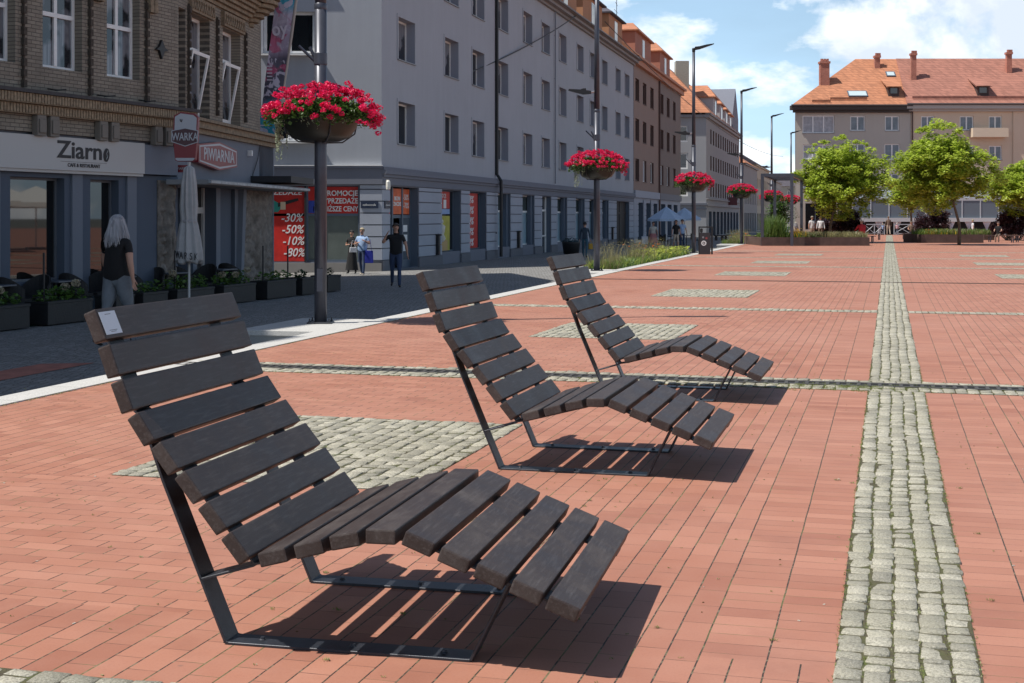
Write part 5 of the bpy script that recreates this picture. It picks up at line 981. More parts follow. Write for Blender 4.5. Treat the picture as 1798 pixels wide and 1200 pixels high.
for i, (a, b, nb, fl, lab) in enumerate(spots):
    def hit(px):
        mm = (px-CXP)/FPX; tt = (mm*pl0.y-pl0.x)/(pd.x-mm*pd.y); return pl0+pd*tt
    qa, qb = hit(a), hit(b); L_ = min((qb-qa).length, 2.6); mid = (qa+qb)/2; z0 = zst(mid.x, mid.y); t = thing('planter', lab, 'planter', (mid.x, mid.y, z0), math.atan2(pd.y, pd.x), 'black planter boxes round the cafe terrace'); r = np.random.default_rng(60+i); L_ = L_*.80
    m = MB(); m.box(-L_/2, L_/2, 0, .5, .02, .44); m.box(-L_/2-.012, L_/2+.012, -.012, .512, .40, .45)
    bevel(m.build('box', M_plb, t), .006, 1); m = MB(); lv = []
    nb_ = max(1, int(L_/.45))
    for k in range(nb_): c = (-L_/2+(k+.5)*L_/nb_, .25, .50+r.uniform(0, .06)); lv.append(blob_pts(r, c, (L_/nb_*.5, .22, .15+.09*(i == 4 or i == 5)+.03*(i == 1)), 150 if i in (4, 5, 1) else 90, .3))
    leaves(m, r, np.concatenate(lv), .085, up=.7, aspect=.75); tag(m.build('foliage', leafmat('dark_bush', (.03, .06, .02), .4, 5) if i in (7, 8) else M_hyd, t), kind='stuff')
    if fl:
        for k in range(fl):
            m = MB(); c = (r.uniform(-L_*.4, L_*.45), r.uniform(.05, .3), .72+r.uniform(-.08, .08)); leaves(m, r, blob_pts(r, c, (.085, .085, .07), 160, .8), .032, up=.1, aspect=1); m.build('bloom', M_hfl, t)
labs = ['thin black pole standing in the planter at the left', 'thin black pole behind the closed parasol', 'thin black pole left of the nearest lamp post', 'thin black pole in the planter next to the nearest lamp post']
for (px, py0, py1), lab in zip(((97, 444, 545), (325, 440, 520), (478, 432, 520), (521, 432, 500)), labs):
    q = hit(px)+pn*.25; m = MB(); m.tube([(0, 0, 0), (0, 0, zat(py0, q.y)-zst(q.x, q.y))], .02, 8); m.lathe([(0, .0), (.12, .01), (.12, .05), (.02, .07)], n=12); tag(m.build('barrier_pole', M_black, loc=(q.x, q.y, zst(q.x, q.y)), smooth=False), lab, 'pole', 'thin poles of the cafe barrier')
# closed parasol
def closed_parasol():
    Y = 28.3; x = xat(332, Y); z0 = zst(x, Y); t = thing('closed_parasol', 'furled cream parasol with dark lettering at its hem, in front of the pub door', 'parasol', (x, Y, z0)); zt = zat(292, Y)-z0; zb = zat(462, Y)-z0; h = zt-zb
    m = MB(); n = 96; prof = [(0, zt+.02), (.045, zt), (.10, zt-.04), (.14, zt-.35), (.165, zt-.8), (.155, zt-1.0), (.148, zt-1.12), (.17, zt-1.2), (.21, zt-1.45), (.245, zt-1.75), (.255, zb+.05), (.235, zb), (.1, zb+.1)]; vs = []
    for j, (r_, z) in enumerate(prof):
        for k in range(n): a = 2*math.pi*k/n; f = 1+(.14*math.sin(a*9+.3*j)+.06*math.sin(a*17+j))*min(1, j/3); vs.append((r_*f*math.cos(a+.08*j), r_*f*math.sin(a+.08*j), z+(.03*math.sin(a*5) if j > 9 else 0)))
    m.add(vs, [(j*n+k, j*n+(k+1) % n, (j+1)*n+(k+1) % n, (j+1)*n+k) for j in range(len(prof)-1) for k in range(n)]); m.build('canopy', mat('canvas_cream', (.40, .39, .38), .8, noise=.12, nscale=6), t, smooth=True)
    m = MB(); m.tube([(0, 0, 0), (0, 0, zt-.2)], .025, 10); m.tube([(0, 0, zt), (0, 0, zt+.08)], .03, 8); m.build('pole', M_signw, t); m = MB(); m.lathe([(.0, 0), (.32, 0), (.32, .06), (.1, .1), (.04, .3)], n=24); m.build('base', M_gran2, t)
    m = MB(); m.lathe([(.16, zt-1.1), (.168, zt-1.13), (.16, zt-1.16)], n=24); m.build('strap', mat('canvas_strap', (.33, .32, .32), .8), t)
    s = 'WARSK'
    for i, ch in enumerate(s): a = R(-90)+(i-2)*.36; r_ = .285; text(ch, .2, M_ink, t, (r_*math.cos(a), r_*math.sin(a), zb+.17-.012*i), rot=(R(90), 0, a+R(90)), bold=.002, sx=.62, name='lettering')
closed_parasol()
M_rat = mat('dark_rattan', (.015, .014, .014), .7, noise=.3, nscale=60, bump=.5, bscale=120)
def white_parasol(x, y, lab):
    t = thing('cafe_parasol', lab, 'parasol', (x, y, 0), .3, 'white parasols out on the square'); m = MB(); z0, z1, w_ = 2.35, 3.25, 2.1
    m.add([(0, 0, z1), (-w_, -w_, z0), (w_, -w_, z0), (w_, w_, z0), (-w_, w_, z0), (-w_, -w_, z0-.22), (w_, -w_, z0-.22), (w_, w_, z0-.22), (-w_, w_, z0-.22)], [(0, 1, 2), (0, 2, 3), (0, 3, 4), (0, 4, 1), (1, 5, 6, 2), (2, 6, 7, 3), (3, 7, 8, 4), (4, 8, 5, 1)]); m.build('canopy', mat('parasol_white', (.72, .71, .66), .8), t)
    m = MB(); m.tube([(0, 0, 0), (0, 0, z1)], .035, 8); m.build('pole', M_white, t); m = MB(); m.box(-.45, .45, -.45, .45, 0, .12); m.build('base', M_gran2, t)
for x, y, lb in ((22, 40.5, 'nearest'), (26.6, 44, 'middle'), (30.5, 48, 'farthest')): white_parasol(x, y, lb+' of three white parasols mirrored in the cafe windows')
def cafe_chair():
    t = thing('cafe_armchair', '', 'chair', group='dark woven armchairs of the cafe')
    m = MB(); m.box(-.26, .26, -.25, .25, .38, .44); m.build('seat', M_rat, t); m = MB(); n = 14; V = []
    for j in range(2):
        for i in range(n): a = math.pi*(i/(n-1))+math.pi; V.append((-.29*math.cos(a), .02+-.30*math.sin(a)*-1*-1, .44+j*(.18+.26*math.sin(math.pi*i/(n-1)))))
    Vo = [(x*1.1, y*1.1, z) for x, y, z in V]; m.add(V+Vo, [(i, i+1, n+i+1, n+i) for i in range(n-1)]+[(2*n+i+1, 2*n+i, 3*n+i, 3*n+i+1) for i in range(n-1)]+[(n+i, n+i+1, 3*n+i+1, 3*n+i) for i in range(n-1)]); m.build('backrest', M_rat, t)
    for sx in (-.22, .22):
        for sy in (-.2, .2): m = MB(); m.tube([(sx, sy, .38), (sx*1.1, sy*1.1, 0)], .016, 6); m.build('leg', M_black, t)
    return t
def cafe_table():
    t = thing('cafe_table', '', 'table', group='square tables of the cafe'); m = MB(); m.box(-.36, .36, -.36, .36, .71, .74); bevel(m.build('tabletop', mat('table_top', (.09, .10, .12), .35, noise=.2), t), .006, 1); m = MB(); m.tube([(0, 0, .03), (0, 0, .71)], .03, 8); m.build('column', M_black, t); m = MB(); m.box(-.25, .25, -.03, .03, 0, .03); m.box(-.03, .03, -.25, .25, .001, .032); m.build('foot', M_black, t); return t
ch0 = cafe_chair(); tb0 = cafe_table(); first = [True, True]
dark = ['at the left edge of the cafe terrace', 'left of the long-haired man', 'just behind the long-haired man', 'between the long-haired man and the closed parasol', 'right behind the closed parasol', 'below the stone relief panel']
for i, s_ in enumerate((-.9, 1.0, 3.0, 5.0, 7.1, 9.4)):
    q = pl0+pd*s_+pn*1.5; z = zst(q.x, q.y)+.015; lab = 'dark square cafe table '+dark[i]
    if i == 0: tb0.location = (q.x, q.y, z); tb0.rotation_euler.z = math.atan2(pd.y, pd.x); tb0['label'] = lab
    else: dup(tb0, (q.x, q.y, z), math.atan2(pd.y, pd.x), lab)
    for k in (-1, 1):
        c = q+pd*.68*k; rz = math.atan2(pd.y, pd.x)+(R(90) if k < 0 else R(-90))+R(180); lab = ('nearer' if k < 0 else 'farther')+' dark woven armchair of the table '+dark[i]
        if i == 0 and k < 0: ch0.location = (c.x, c.y, z); ch0.rotation_euler.z = rz; ch0['label'] = lab
        else: dup(ch0, (c.x, c.y, z), rz, lab)

# ------------------------------------------------------------------ trees, shrubs, planters, pergola
M_leaf = leafmat('plane_leaf', (.41, .51, .07), .5, 1.1, .5); M_bark = mat('bark', (.13, .10, .07), .9, noise=.4, nscale=9, bump=.5, bscale=30)
def tree(label, base, ztrunk, cen, rad, seed, n=9500, group=None, name='plane_tree', lm=None, size=.17):
    r = np.random.default_rng(seed); t = thing(name, label, 'tree', base); cen = np.array(cen)-np.array(base); rad = np.array(rad)
    m = MB(); top = Vector((cen[0], cen[1], cen[2]+rad[2]*.5)); m.tube([(0, 0, -.1), (.03, .02, ztrunk*.5), (cen[0]*.3, cen[1]*.3, ztrunk), tuple(Vector((0, 0, ztrunk)).lerp(top, .5)), tuple(top)], [.11, .085, .07, .045, .015], 10)
    ends = []
    for k in range(34):
        a = r.uniform(0, 6.283); z = ztrunk+(top.z-ztrunk)*r.uniform(0, .85); st = Vector((cen[0]*z/max(1, top.z), cen[1]*z/max(1, top.z), z)); el = r.uniform(.1, .9); ln = r.uniform(.55, .92)
        d = Vector((math.cos(a)*math.cos(el)*rad[0], math.sin(a)*math.cos(el)*rad[1], math.sin(el)*rad[2]))*ln; e = st+d; e.z = min(e.z, cen[2]+rad[2]*.95); mid = st.lerp(e, .5)+Vector((0, 0, .15)); m.tube([st, mid, e], [.03, .02, .006], 5); ends.append(e); ends.append(mid)
    m.build('trunk', M_bark, t, smooth=True)
    # leaf clusters over an uneven crown
    P_ = []; cl = []
    for k in range(330):
        d = r.normal(size=3); d /= np.linalg.norm(d); f = r.uniform(.3, 1.0)**.5; lump = 1+.16*math.sin(3*d[0]*2+seed)+.13*math.sin(5*d[2]+d[1]*4+seed*2); tp = 1-.28*max(0, d[2])**1.5*(abs(d[0])+abs(d[1])); c = cen+d*rad*f*lump*tp*.97; cl.append((c, r.uniform(.22, .55)))
    for e in ends: cl.append((np.array(e), .4))
    for k in range(22): a = r.uniform(0, 6.28); u = r.uniform(.0, .62); cl.append((cen+np.array((math.cos(a)*rad[0]*u, math.sin(a)*rad[1]*u, rad[2]*(1.02-.35*u))), r.uniform(.16, .28)))
    for k in range(140): d = r.normal(size=3); d /= np.linalg.norm(d); cl.append((cen+d*rad*r.uniform(.2, .85), .42))
    tot = sum(c[1]**2 for c in cl)
    for c, s in cl: P_.append(blob_pts(r, c, (s, s, s*.7), max(6, int(n*s*s/tot)), .2))
    P_ = np.concatenate(P_); P_ = P_[P_[:, 2] > ztrunk*.72]; m = MB(); leaves(m, r, P_, size, up=1.0, aspect=.8, bend=.4); m.build('crown', lm or M_leaf, t); return t
def TR(label, pxb, pyb, Yb, px0, px1, py0, py1, seed, ztr, **k):
    xb = xat(pxb, Yb); cx = xat((px0+px1)/2, Yb); rx = (px1-px0)/2/FPX*Yb; zt, zb = zat(py0, Yb), zat(py1, Yb); return tree(label, (xb, Yb, 0), ztr, (cx, Yb+.3, (zt+zb)/2), (rx, rx*.95, (zt-zb)/2), seed, **k)
TR('left plane tree with a broad green crown, in front of the taupe house', 1457, 410, 90, 1397, 1562, 240, 386, 3, 2.0, n=46000)
TR('middle plane tree, standing free on the bricks in front of the flower planter', 1684, 431, 82, 1572, 1742, 216, 374, 8, 2.4, n=46000)
TR('right plane tree cut by the right edge of the view', 1800, 415, 98, 1722, 1880, 284, 376, 15, 2.0, n=34000)
TR('plane tree farther off, peeping out left of the middle one', 1600, 405, 112, 1560, 1640, 305, 375, 21, 2.2, n=14000)
TR('small dark green tree framed by the steel pergola', 1368, 412, 104, 1347, 1394, 345, 398, 33, .8, n=5000, name='small_tree', lm=leafmat('deep_leaf', (.06, .12, .02), .45, 2, .3), size=.12)
M_pur = leafmat('purple_leaf', (.045, .018, .022), .5, 2, .2)
def shrub(label, px0, px1, py0, py1, Y, seed, m_=None, n=2600, name='purple_shrub'):
    r = np.random.default_rng(seed); zt, zb = zat(py0, Y), max(.1, zat(py1, Y)); x0, x1 = xat(px0, Y), xat(px1, Y); t = thing(name, label, 'shrub', ((x0+x1)/2, Y, 0)); m = MB(); st = MB(); w_ = (x1-x0)/2
    pts = []
    for k in range(60): u = r.uniform(-.9, .9); h = zt*(1-.25*u*u)*r.uniform(.3, .92); c = (u*w_, r.uniform(-.5, .5), h); pts.append(blob_pts(r, c, (.34, .34, .34), n//15, .2)); st.tube([(u*w_*.4, 0, 0), c], [.02, .006], 4)
    leaves(m, r, np.concatenate(pts), .13, up=.5, aspect=.6); m.build('foliage', m_ or M_pur, t); st.build('stems', M_bark, t); return t
shrub('purple-leaved shrub under the left plane tree, left of the seated person in red', 1462, 1514, 368, 412, 93, 1); shrub('purple-leaved shrub behind the flower planter, under the middle plane tree', 1608, 1664, 362, 414, 97, 2); shrub('big purple-leaved shrub at the right edge, behind the benches', 1742, 1815, 368, 418, 99, 3, n=4200)
shrub('dark purple shrub just left of the trunk of the left plane tree', 1428, 1462, 388, 412, 97, 4, n=1600)
M_cor = mat('brown_planter_board', (.085, .052, .042), .75, noise=.3, nscale=3, bump=.2, bscale=12); M_grass = leafmat('dry_grass', (.26, .24, .11), .4, 1, .4); M_gr2 = leafmat('green_grass', (.12, .20, .04), .5, 1, .4); M_yel = leafmat('yellow_bloom', (.65, .38, .03), .3, 1, .3); M_org = leafmat('orange_bloom', (.60, .18, .04), .3, 1, .3); M_lime = leafmat('lime_leaf', (.34, .40, .06), .4, 1, .4)
def grass(m, r, x0, x1, y0, y1, z, n, h, mi=0, wv=.012, lean=.35, H=None):
    for _ in range(n):
        x, y = r.uniform(x0, x1), r.uniform(y0, y1); hh = h*r.uniform(.5, 1.2); a = r.uniform(0, 6.28); dx, dy = math.cos(a)*hh*lean, math.sin(a)*hh*lean; b = r.uniform(0, 6.28); nx, ny = math.cos(b)*wv, math.sin(b)*wv; zz_ = z(x, y) if callable(z) else z
        m.add([(x-nx, y-ny, zz_), (x+nx, y+ny, zz_), (x+dx*.4+nx*.7, y+dy*.4+ny*.7, zz_+hh*.65), (x+dx*.4-nx*.7, y+dy*.4-ny*.7, zz_+hh*.65), (x+dx, y+dy, zz_+hh)], [(0, 1, 2, 3), (3, 2, 4)], mi)
def box_planter(label, px0, px1, Y, dep, ztop, seed, fl, py=None):
    r = np.random.default_rng(seed); x0, x1 = xat(px0, Y), xat(px1, Y); t = thing('plant_box', label, 'planter', ((x0+x1)/2, Y, 0)); w_ = (x1-x0)/2; m = MB(); m.box(-w_, w_, 0, .05, 0, ztop); m.box(-w_, w_, dep-.05, dep, 0, ztop); m.box(-w_, -w_+.05, .05, dep-.05, 0, ztop); m.box(w_-.05, w_, .05, dep-.05, 0, ztop); m.box(-w_+.05, w_-.05, .05, dep-.05, 0, ztop-.06)
    k = 1
    while k*1.6 < 2*w_: m.box(-w_+k*1.6-.01, -w_+k*1.6+.01, -.006, 0, 0, ztop-.01); k += 1
    m.build('box', M_cor, t); m = MB(); mats = [M_grass, M_gr2, M_yel, M_org, M_lime]
    for mi, n, h, a, b in fl: grass(m, r, -w_+.05+a*(2*w_-.1), -w_+.05+b*(2*w_-.1), .08, min(dep, 2.2), ztop-.08, n, h, mi, .02)
    for mi, n, h, a, b in fl:
        if mi in (2, 3): pts = np.stack([r.uniform(-w_+a*2*w_, -w_+b*2*w_, n//3), r.uniform(.1, min(dep, 2), n//3), ztop+r.uniform(.1, h, n//3)], 1); leaves(m, r, pts, .09, mi, up=1, aspect=1)
    tag(m.build('planting', mats, t), kind='stuff'); return t
box_planter('long brown plant box under the pergola and the left tree, full of dry grass', 1337, 1527, 80, 6, .50, 1, [(0, 2600, .38, .38, 1), (1, 1500, .35, 0, .5), (1, 700, 1.25, .06, .24), (2, 130, .5, .30, .42), (4, 500, .3, .05, .6)])
box_planter('brown plant box with orange flowers behind the free-standing tree', 1617, 1727, 89, 4, .55, 2, [(1, 2200, .42, 0, 1), (0, 900, .4, .4, 1), (3, 150, .32, .05, .28), (2, 120, .35, .3, .6), (4, 500, .35, 0, 1)])
box_planter('small brown plant box between the middle and right trees', 1728, 1746, 100, 2, .4, 3, [(1, 500, .45, 0, 1), (0, 300, .4, 0, 1)])
def pergola():
    Y = 80.0; x0, x1 = xat(1338.5, Y), xat(1389.5, Y); t = thing('pergola', 'dark steel cube frame pergola standing over the plant box', 'pergola', ((x0+x1)/2, Y-.1, 0), RZ); w_ = (x1-x0)/2; H = zat(305, Y); dp = 9.0
    for sx in (-w_, w_):
        for y in (-.1, dp): m = MB(); m.box(sx-.085, sx+.085, y, y+.17, 0, H-.18); m.build('post', M_pole, t)
    m = MB(); m.box(-w_-.085, w_+.085, -.1, .07, H-.178, H); m.box(-w_-.085, w_+.085, dp, dp+.17, H-.178, H); m.box(-w_-.085, -w_+.085, .072, dp-.002, H-.178, H); m.box(w_-.085, w_+.085, .072, dp-.002, H-.178, H); m.build('top_frame', M_pole, t)
    for k in range(10): m = MB(); y = .8+k*.85; m.box(-w_+.087, w_-.087, y, y+.05, H-.13, H-.01); m.build('rafter', M_pole, t)
pergola()
def kerb_bed(name, label, y0, y1, seed, dens):
    r = np.random.default_rng(seed); m = MB(); mats = [M_grass, M_gr2, M_yel, M_org, M_lime]; n = int((y1-y0)*dens)
    def at(y, w_): return KX(y)-.38-w_, y
    for _ in range(n):
        y = r.uniform(y0, y1); u = (y-y0)/(y1-y0); w_ = r.uniform(0, 1.15); x, _y = at(y, w_); k = r.uniform()
        if k < .38: grass(m, r, x-.05, x+.05, y-.05, y+.05, -.06, 4, .30, 4 if r.uniform() < .35+.3*u else 1, .018, .8)
        elif k < .72: grass(m, r, x-.05, x+.05, y-.05, y+.05, -.06, 4, .30, 1, .014, .6)
        elif k < .86: grass(m, r, x-.05, x+.05, y-.05, y+.05, -.06, 4, .5, 0, .007, .35)
        elif k < .885 and .35 < u < .6: grass(m, r, x, x+.02, y, y+.02, -.06, 2, .6, 1, .01, .3); leaves(m, r, np.array([(x+r.normal()*.04, y, .55+r.uniform(-.1, .12)) for _ in range(4)]), .10, 3, up=1, aspect=.7)
        elif u > .45: leaves(m, r, np.array([(x+r.normal()*.1, y+r.normal()*.1, .18+r.uniform(-.1, .22)) for _ in range(7)]), .15, 4, up=1, aspect=.7)
    for c in (.02, .1, .33, .36, .47, .66):                           # airy seed heads
        y = y0+c*(y1-y0)
        for _ in range(26): grass(m, r, *(lambda q: (q[0]-.25, q[0]+.25, y-.4, y+.4))(at(y, .5)), -.06, 3, .85, 0, .005, .4)
        x, _y = at(y, .5); pts = np.stack([r.normal(x, .22, 260), r.normal(y, .4, 260), r.uniform(.35, .85, 260)], 1); leaves(m, r, pts, .03, 0)
    o = m.build(name, mats); return tag(o, label, 'flower bed', kind='stuff')
kerb_bed('flower_bed', 'narrow bed of grasses, lilies and yellow-green leaves along the kerb', 44.2, 61.5, 5, 95); kerb_bed('flower_bed', 'small grassy bed at the kerb between the fourth lamp post and the pergola', 86, 99, 6, 60)
m = MB(); 
for a, b in ((44.0, 61.8), (85.9, 100)):
    V = []
    for y in np.linspace(a, b, 6):
        for w_ in (.352, 1.6): V.append((KX(y)-w_, y, -.05))
    m.add(V, [(2*i+1, 2*i, 2*i+2, 2*i+3) for i in range(5)]); V = []
    for y in np.linspace(a, b, 6):
        for w_, z in ((1.6, -.04), (1.7, -.04)): V.append((KX(y)-w_, y, z))
        V.append((KX(y)-1.7, y, -.7))
    m.add(V, [(3*i+1, 3*i, 3*i+3, 3*i+4) for i in range(5)]+[(3*i+2, 3*i+1, 3*i+4, 3*i+5) for i in range(5)], 1)
tag(m.build('bed_soil', [M_soil, M_gran2]), kind='structure')

# ------------------------------------------------------------------ street furniture
def cabinet():
    Y = 61.6; x = xat(1239, Y); t = thing('display_cabinet', 'black framed cabinet with round white emblem, beside the third lamp post', 'cabinet', (x, Y, 0)); k = Y/FPX; H = 49*k; w_ = 12.5*k
    m = MB(); m.box(-w_, -w_+.05, -.05, .05, -.5, H); m.box(w_-.07, w_, -.05, .05, -.5, H); m.box(-w_+.05, w_-.07, -.05, .05, H-.06, H); m.build('frame', M_black, t); m = MB(); m.box(-w_+.052, w_-.11, -.06, .04, -.5, H-.28); m.build('panel', mat('panel_charcoal', (.03, .027, .03), .5), t)
    q = MB(); c = (-.09, -.062, .55)
    def ring(r0, r1, cx, cz, y, mi): q.add([(cx+r*math.cos(a*math.pi/12), y, cz+r*math.sin(a*math.pi/12)) for r in (r0, r1) for a in range(24)], [(a, (a+1) % 24, 24+(a+1) % 24, 24+a) for a in range(24)], mi)
    ring(.001, .115, -.09, .5, -.064, 0); ring(.001, .065, -.09, .5, -.066, 1); ring(.001, .03, -.09, .5, -.068, 0); ring(.001, .05, .03, .72, -.064, 2); ring(.001, .045, -.12, .76, -.064, 3)
    q.build('emblem', [M_white, M_black, mat('emblem_red', (.3, .05, .05), .5), mat('emblem_grey', (.25, .25, .27), .5)], t)
    m = MB(); m.lathe([(0, 0), (.06, .02), (.06, .18), (0, .2)], (-w_+.13, 0, H-.28), 10); m.build('top_lamp', M_black, t)
cabinet()
def blue_parasol(px0, px1, py0, pym, Y, lab):
    x0, x1 = xat(px0, Y), xat(px1, Y); c = (x0+x1)/2; r_ = (x1-x0)/2; z0 = zst(c, Y); zt = zat(py0, Y)-z0; ze = zat(pym, Y)-z0; t = thing('blue_parasol', lab, 'parasol', (c, Y, z0), .35); n = 8; m = MB(); V = [(0, 0, zt)]+[(r_*math.cos(k*2*math.pi/n), r_*math.sin(k*2*math.pi/n), ze) for k in range(n)]+[(r_*math.cos(k*2*math.pi/n), r_*math.sin(k*2*math.pi/n), ze-.14) for k in range(n)]
    for k in range(n): V.append((r_*.97*math.cos((k+.5)*2*math.pi/n)*.93, r_*.97*math.sin((k+.5)*2*math.pi/n)*.93, ze-.02))
    F_ = []
    for k in range(n): a = 1+k; b = 1+(k+1) % n; md = 17+k; F_ += [(0, a, md), (0, md, b), (a, a+8, md), (md, b+8, b), (a+8, b+8, md)]
    m.add(V, F_); m.build('canopy', mat('blue_canvas', (.42, .53, .67), .8, noise=.1), t); m = MB(); m.tube([(0, 0, 0), (0, 0, zt)], .03, 8)
    for k in range(n): a = k*2*math.pi/n; m.tube([(0, 0, zt-.06), (r_*math.cos(a), r_*math.sin(a), ze-.02)], .012, 4)
    m.build('frame', M_white, t); m = MB(); m.lathe([(0, 0), (.35, 0), (.35, .08), (.05, .12)], n=16); m.build('base', M_gran2, t)
blue_parasol(1135, 1205, 363, 385, 92, 'light blue parasol, the nearer and more left of two'); blue_parasol(1172, 1232, 365, 384, 99, 'light blue parasol half behind the other one, at the third lamp post')
i = 0
for (x_, y_), lab in zip(((xat(1150, 95), 95), (xat(1178, 97), 97), (xat(1205, 96), 96)), ('dark cafe table under the left side of the blue parasols', 'dark cafe table between the two blue parasols', 'dark cafe table under the farther blue parasol')):
    z = zst(x_, y_); dup(tb0, (x_, y_, z), .3, lab); 
    for k, w_ in ((-1, 'left'), (1, 'right')): dup(ch0, (x_+.65*k, y_, z), R(90)*k, lab.replace('table', '%s armchair' % w_))
# litter bins / dark tubs along the grey block
x_, y_ = xat(1003, 76), 76; m = MB(); m.lathe([(.28, 0), (.42, .04), (.5, .62), (.52, .7), (.46, .7)], n=20); t = thing('street_tub', 'dark round tub by the grey block, left of the second lamp post', 'tub', (x_, y_, zst(x_, y_))); m.build('tub', M_black, t, smooth=True); m = MB(); leaves(m, rng, blob_pts(rng, (0, 0, .75), (.5, .5, .22), 260, .3), .12, up=.5); m.build('foliage', leafmat('teal_bush', (.02, .07, .08), .3, 4), t)
for px, Y, w_, lab in ((1278, 118, 1.3, 'low dark bench-like block in the sunlit lane gap'), (1266, 120, 1.2, 'low block left of the other one in the sunlit lane gap')):
    x_ = xat(px, Y); m = MB(); m.box(-w_/2, w_/2, -.3, .3, .38, .46); m.box(-w_/2+.1, -w_/2+.25, -.25, .25, 0, .379); m.box(w_/2-.25, w_/2-.1, -.25, .25, 0, .379); tag(m.build('street_bench', mat('bench_brown', (.05, .035, .03), .7), loc=(x_, Y, zst(x_, Y))), lab, 'bench')
def bench(px, Y, ln, lab, rz=0):
    t = thing('park_bench', lab, 'bench', (xat(px, Y), Y, 0), rz); m = MB()
    for k in range(4): m.box(-ln/2, ln/2, -.22+k*.115, -.13+k*.115, .43, .47)
    m.build('seat', M_cor, t)
    for s in (-ln/2+.15, ln/2-.21): m = MB(); m.box(s, s+.06, -.2, -.14, 0, .43); m.box(s, s+.06, .14, .2, 0, .43); m.box(s, s+.06, -.139, .139, .38, .43); m.build('leg', M_pole, t)
bench(1762, 92, 2.2, 'bench with a seated man, right of the flower planter'); bench(1797, 90, 1.8, 'bench cut by the right edge of the view'); bench(1606, 104, 2.0, 'bench with two seated people, left of the flower planter'); bench(1512, 88.1, 1.8, 'bench the person in red sits on'); bench(1410, 96, 2.2, 'bench with the seated blonde woman, behind the pergola'); bench(1530, 101, 1.5, 'empty dark bench right of the person in red')

# garden pavilion of the restaurant across the square
def pavilion():
    Y = 131; x0, x1 = xat(1497, Y), xat(1850, Y); t = thing('restaurant_pavilion', 'long pale restaurant pavilion with glass roof band and white curtains behind the trees', 'pavilion', (x0, Y, 0)); W_ = x1-x0; S = Face(t); zb = zat(385, Y); m = MB(); m.box(0, W_, -.15, .15, zb-.25, zb+.12); S.put('beam', m, mat('pale_beam', (.45, .47, .48), .5))
    fr = MB(); gl = MB(); n = 11
    for i in range(n+1): x = W_*i/n; fr.box(x-.05, x+.05, 0, .1, zb+.12, zb+1.75)
    fr.box(0, W_, 0, .1, zb+1.75, zb+2.0); S.put('clerestory_frame', fr, mat('pale_frame', (.40, .43, .46), .5)); gl.box(0, W_, .04, .06, zb+.12, zb+1.75); S.put('clerestory_glass', gl, mat('grey_glass', (.13, .16, .19), .7, spec=.15)); m = MB(); m.add([(0, 0, zb+2.0), (W_, 0, zb+2.0), (W_, 6, zb+3.0), (0, 6, zb+3.0)], [(0, 1, 2, 3)]); S.put('roof', m, mat('zinc_roof', (.22, .25, .29), .4)); m = MB(); m.box(0, W_, 1.3, 6, 0, zb+1.9); S.put('interior_shade', m, M_dark)  # near-black block behind the curtains: interior shade put into its colour
    i = 0
    for k in range(1, 12):
        x = (k-.52)*W_/11.2; V = []; q = MB(); nn = 22
        for j, (z, w_) in enumerate(((zb-.25, .40), (zb-.5, .30), (zb-.85, .13), (zb-1.0, .10), (zb-1.25, .14), (.0, .17))):
            for a in range(nn): u = a/(nn-1)-.5; V.append((x+u*w_*2, .05*math.sin(a*1.6), z))
        q.add(V, [(j*nn+a, j*nn+a+1, (j+1)*nn+a+1, (j+1)*nn+a) for j in range(5) for a in range(nn-1)]); S.put('curtain', q, mat('curtain_white', (.62, .64, .68), .8))
    return t
pavilion()
def xfence(px0, px1, Y, lab):
    x0, x1 = xat(px0, Y), xat(px1, Y); t = thing('lattice_fence', lab, 'fence', (x0, Y, 0)); W_ = x1-x0; n = max(1, round(W_/1.1)); m = MB(); m.box(0, W_, -.03, .03, .95, 1.03); m.box(0, W_, -.03, .03, .1, .17)
    for i in range(n+1): m.box(W_*i/n-.035, W_*i/n+.035, -.04, .04, 0, 1.05)
    for i in range(n): a, b = W_*i/n+.03, W_*(i+1)/n-.03; m.tube([(a, -.0, .17), (b, -.0, .95)], .025, 4); m.tube([(a, .0, .95), (b, .0, .17)], .025, 4)
    m.build('railing', mat('fence_grey', (.38, .41, .44), .5), t)
xfence(1500, 1553, 129, 'grey cross-braced fence left of the walking people'); xfence(1570, 1598, 129, 'grey cross-braced fence right of the walking people')

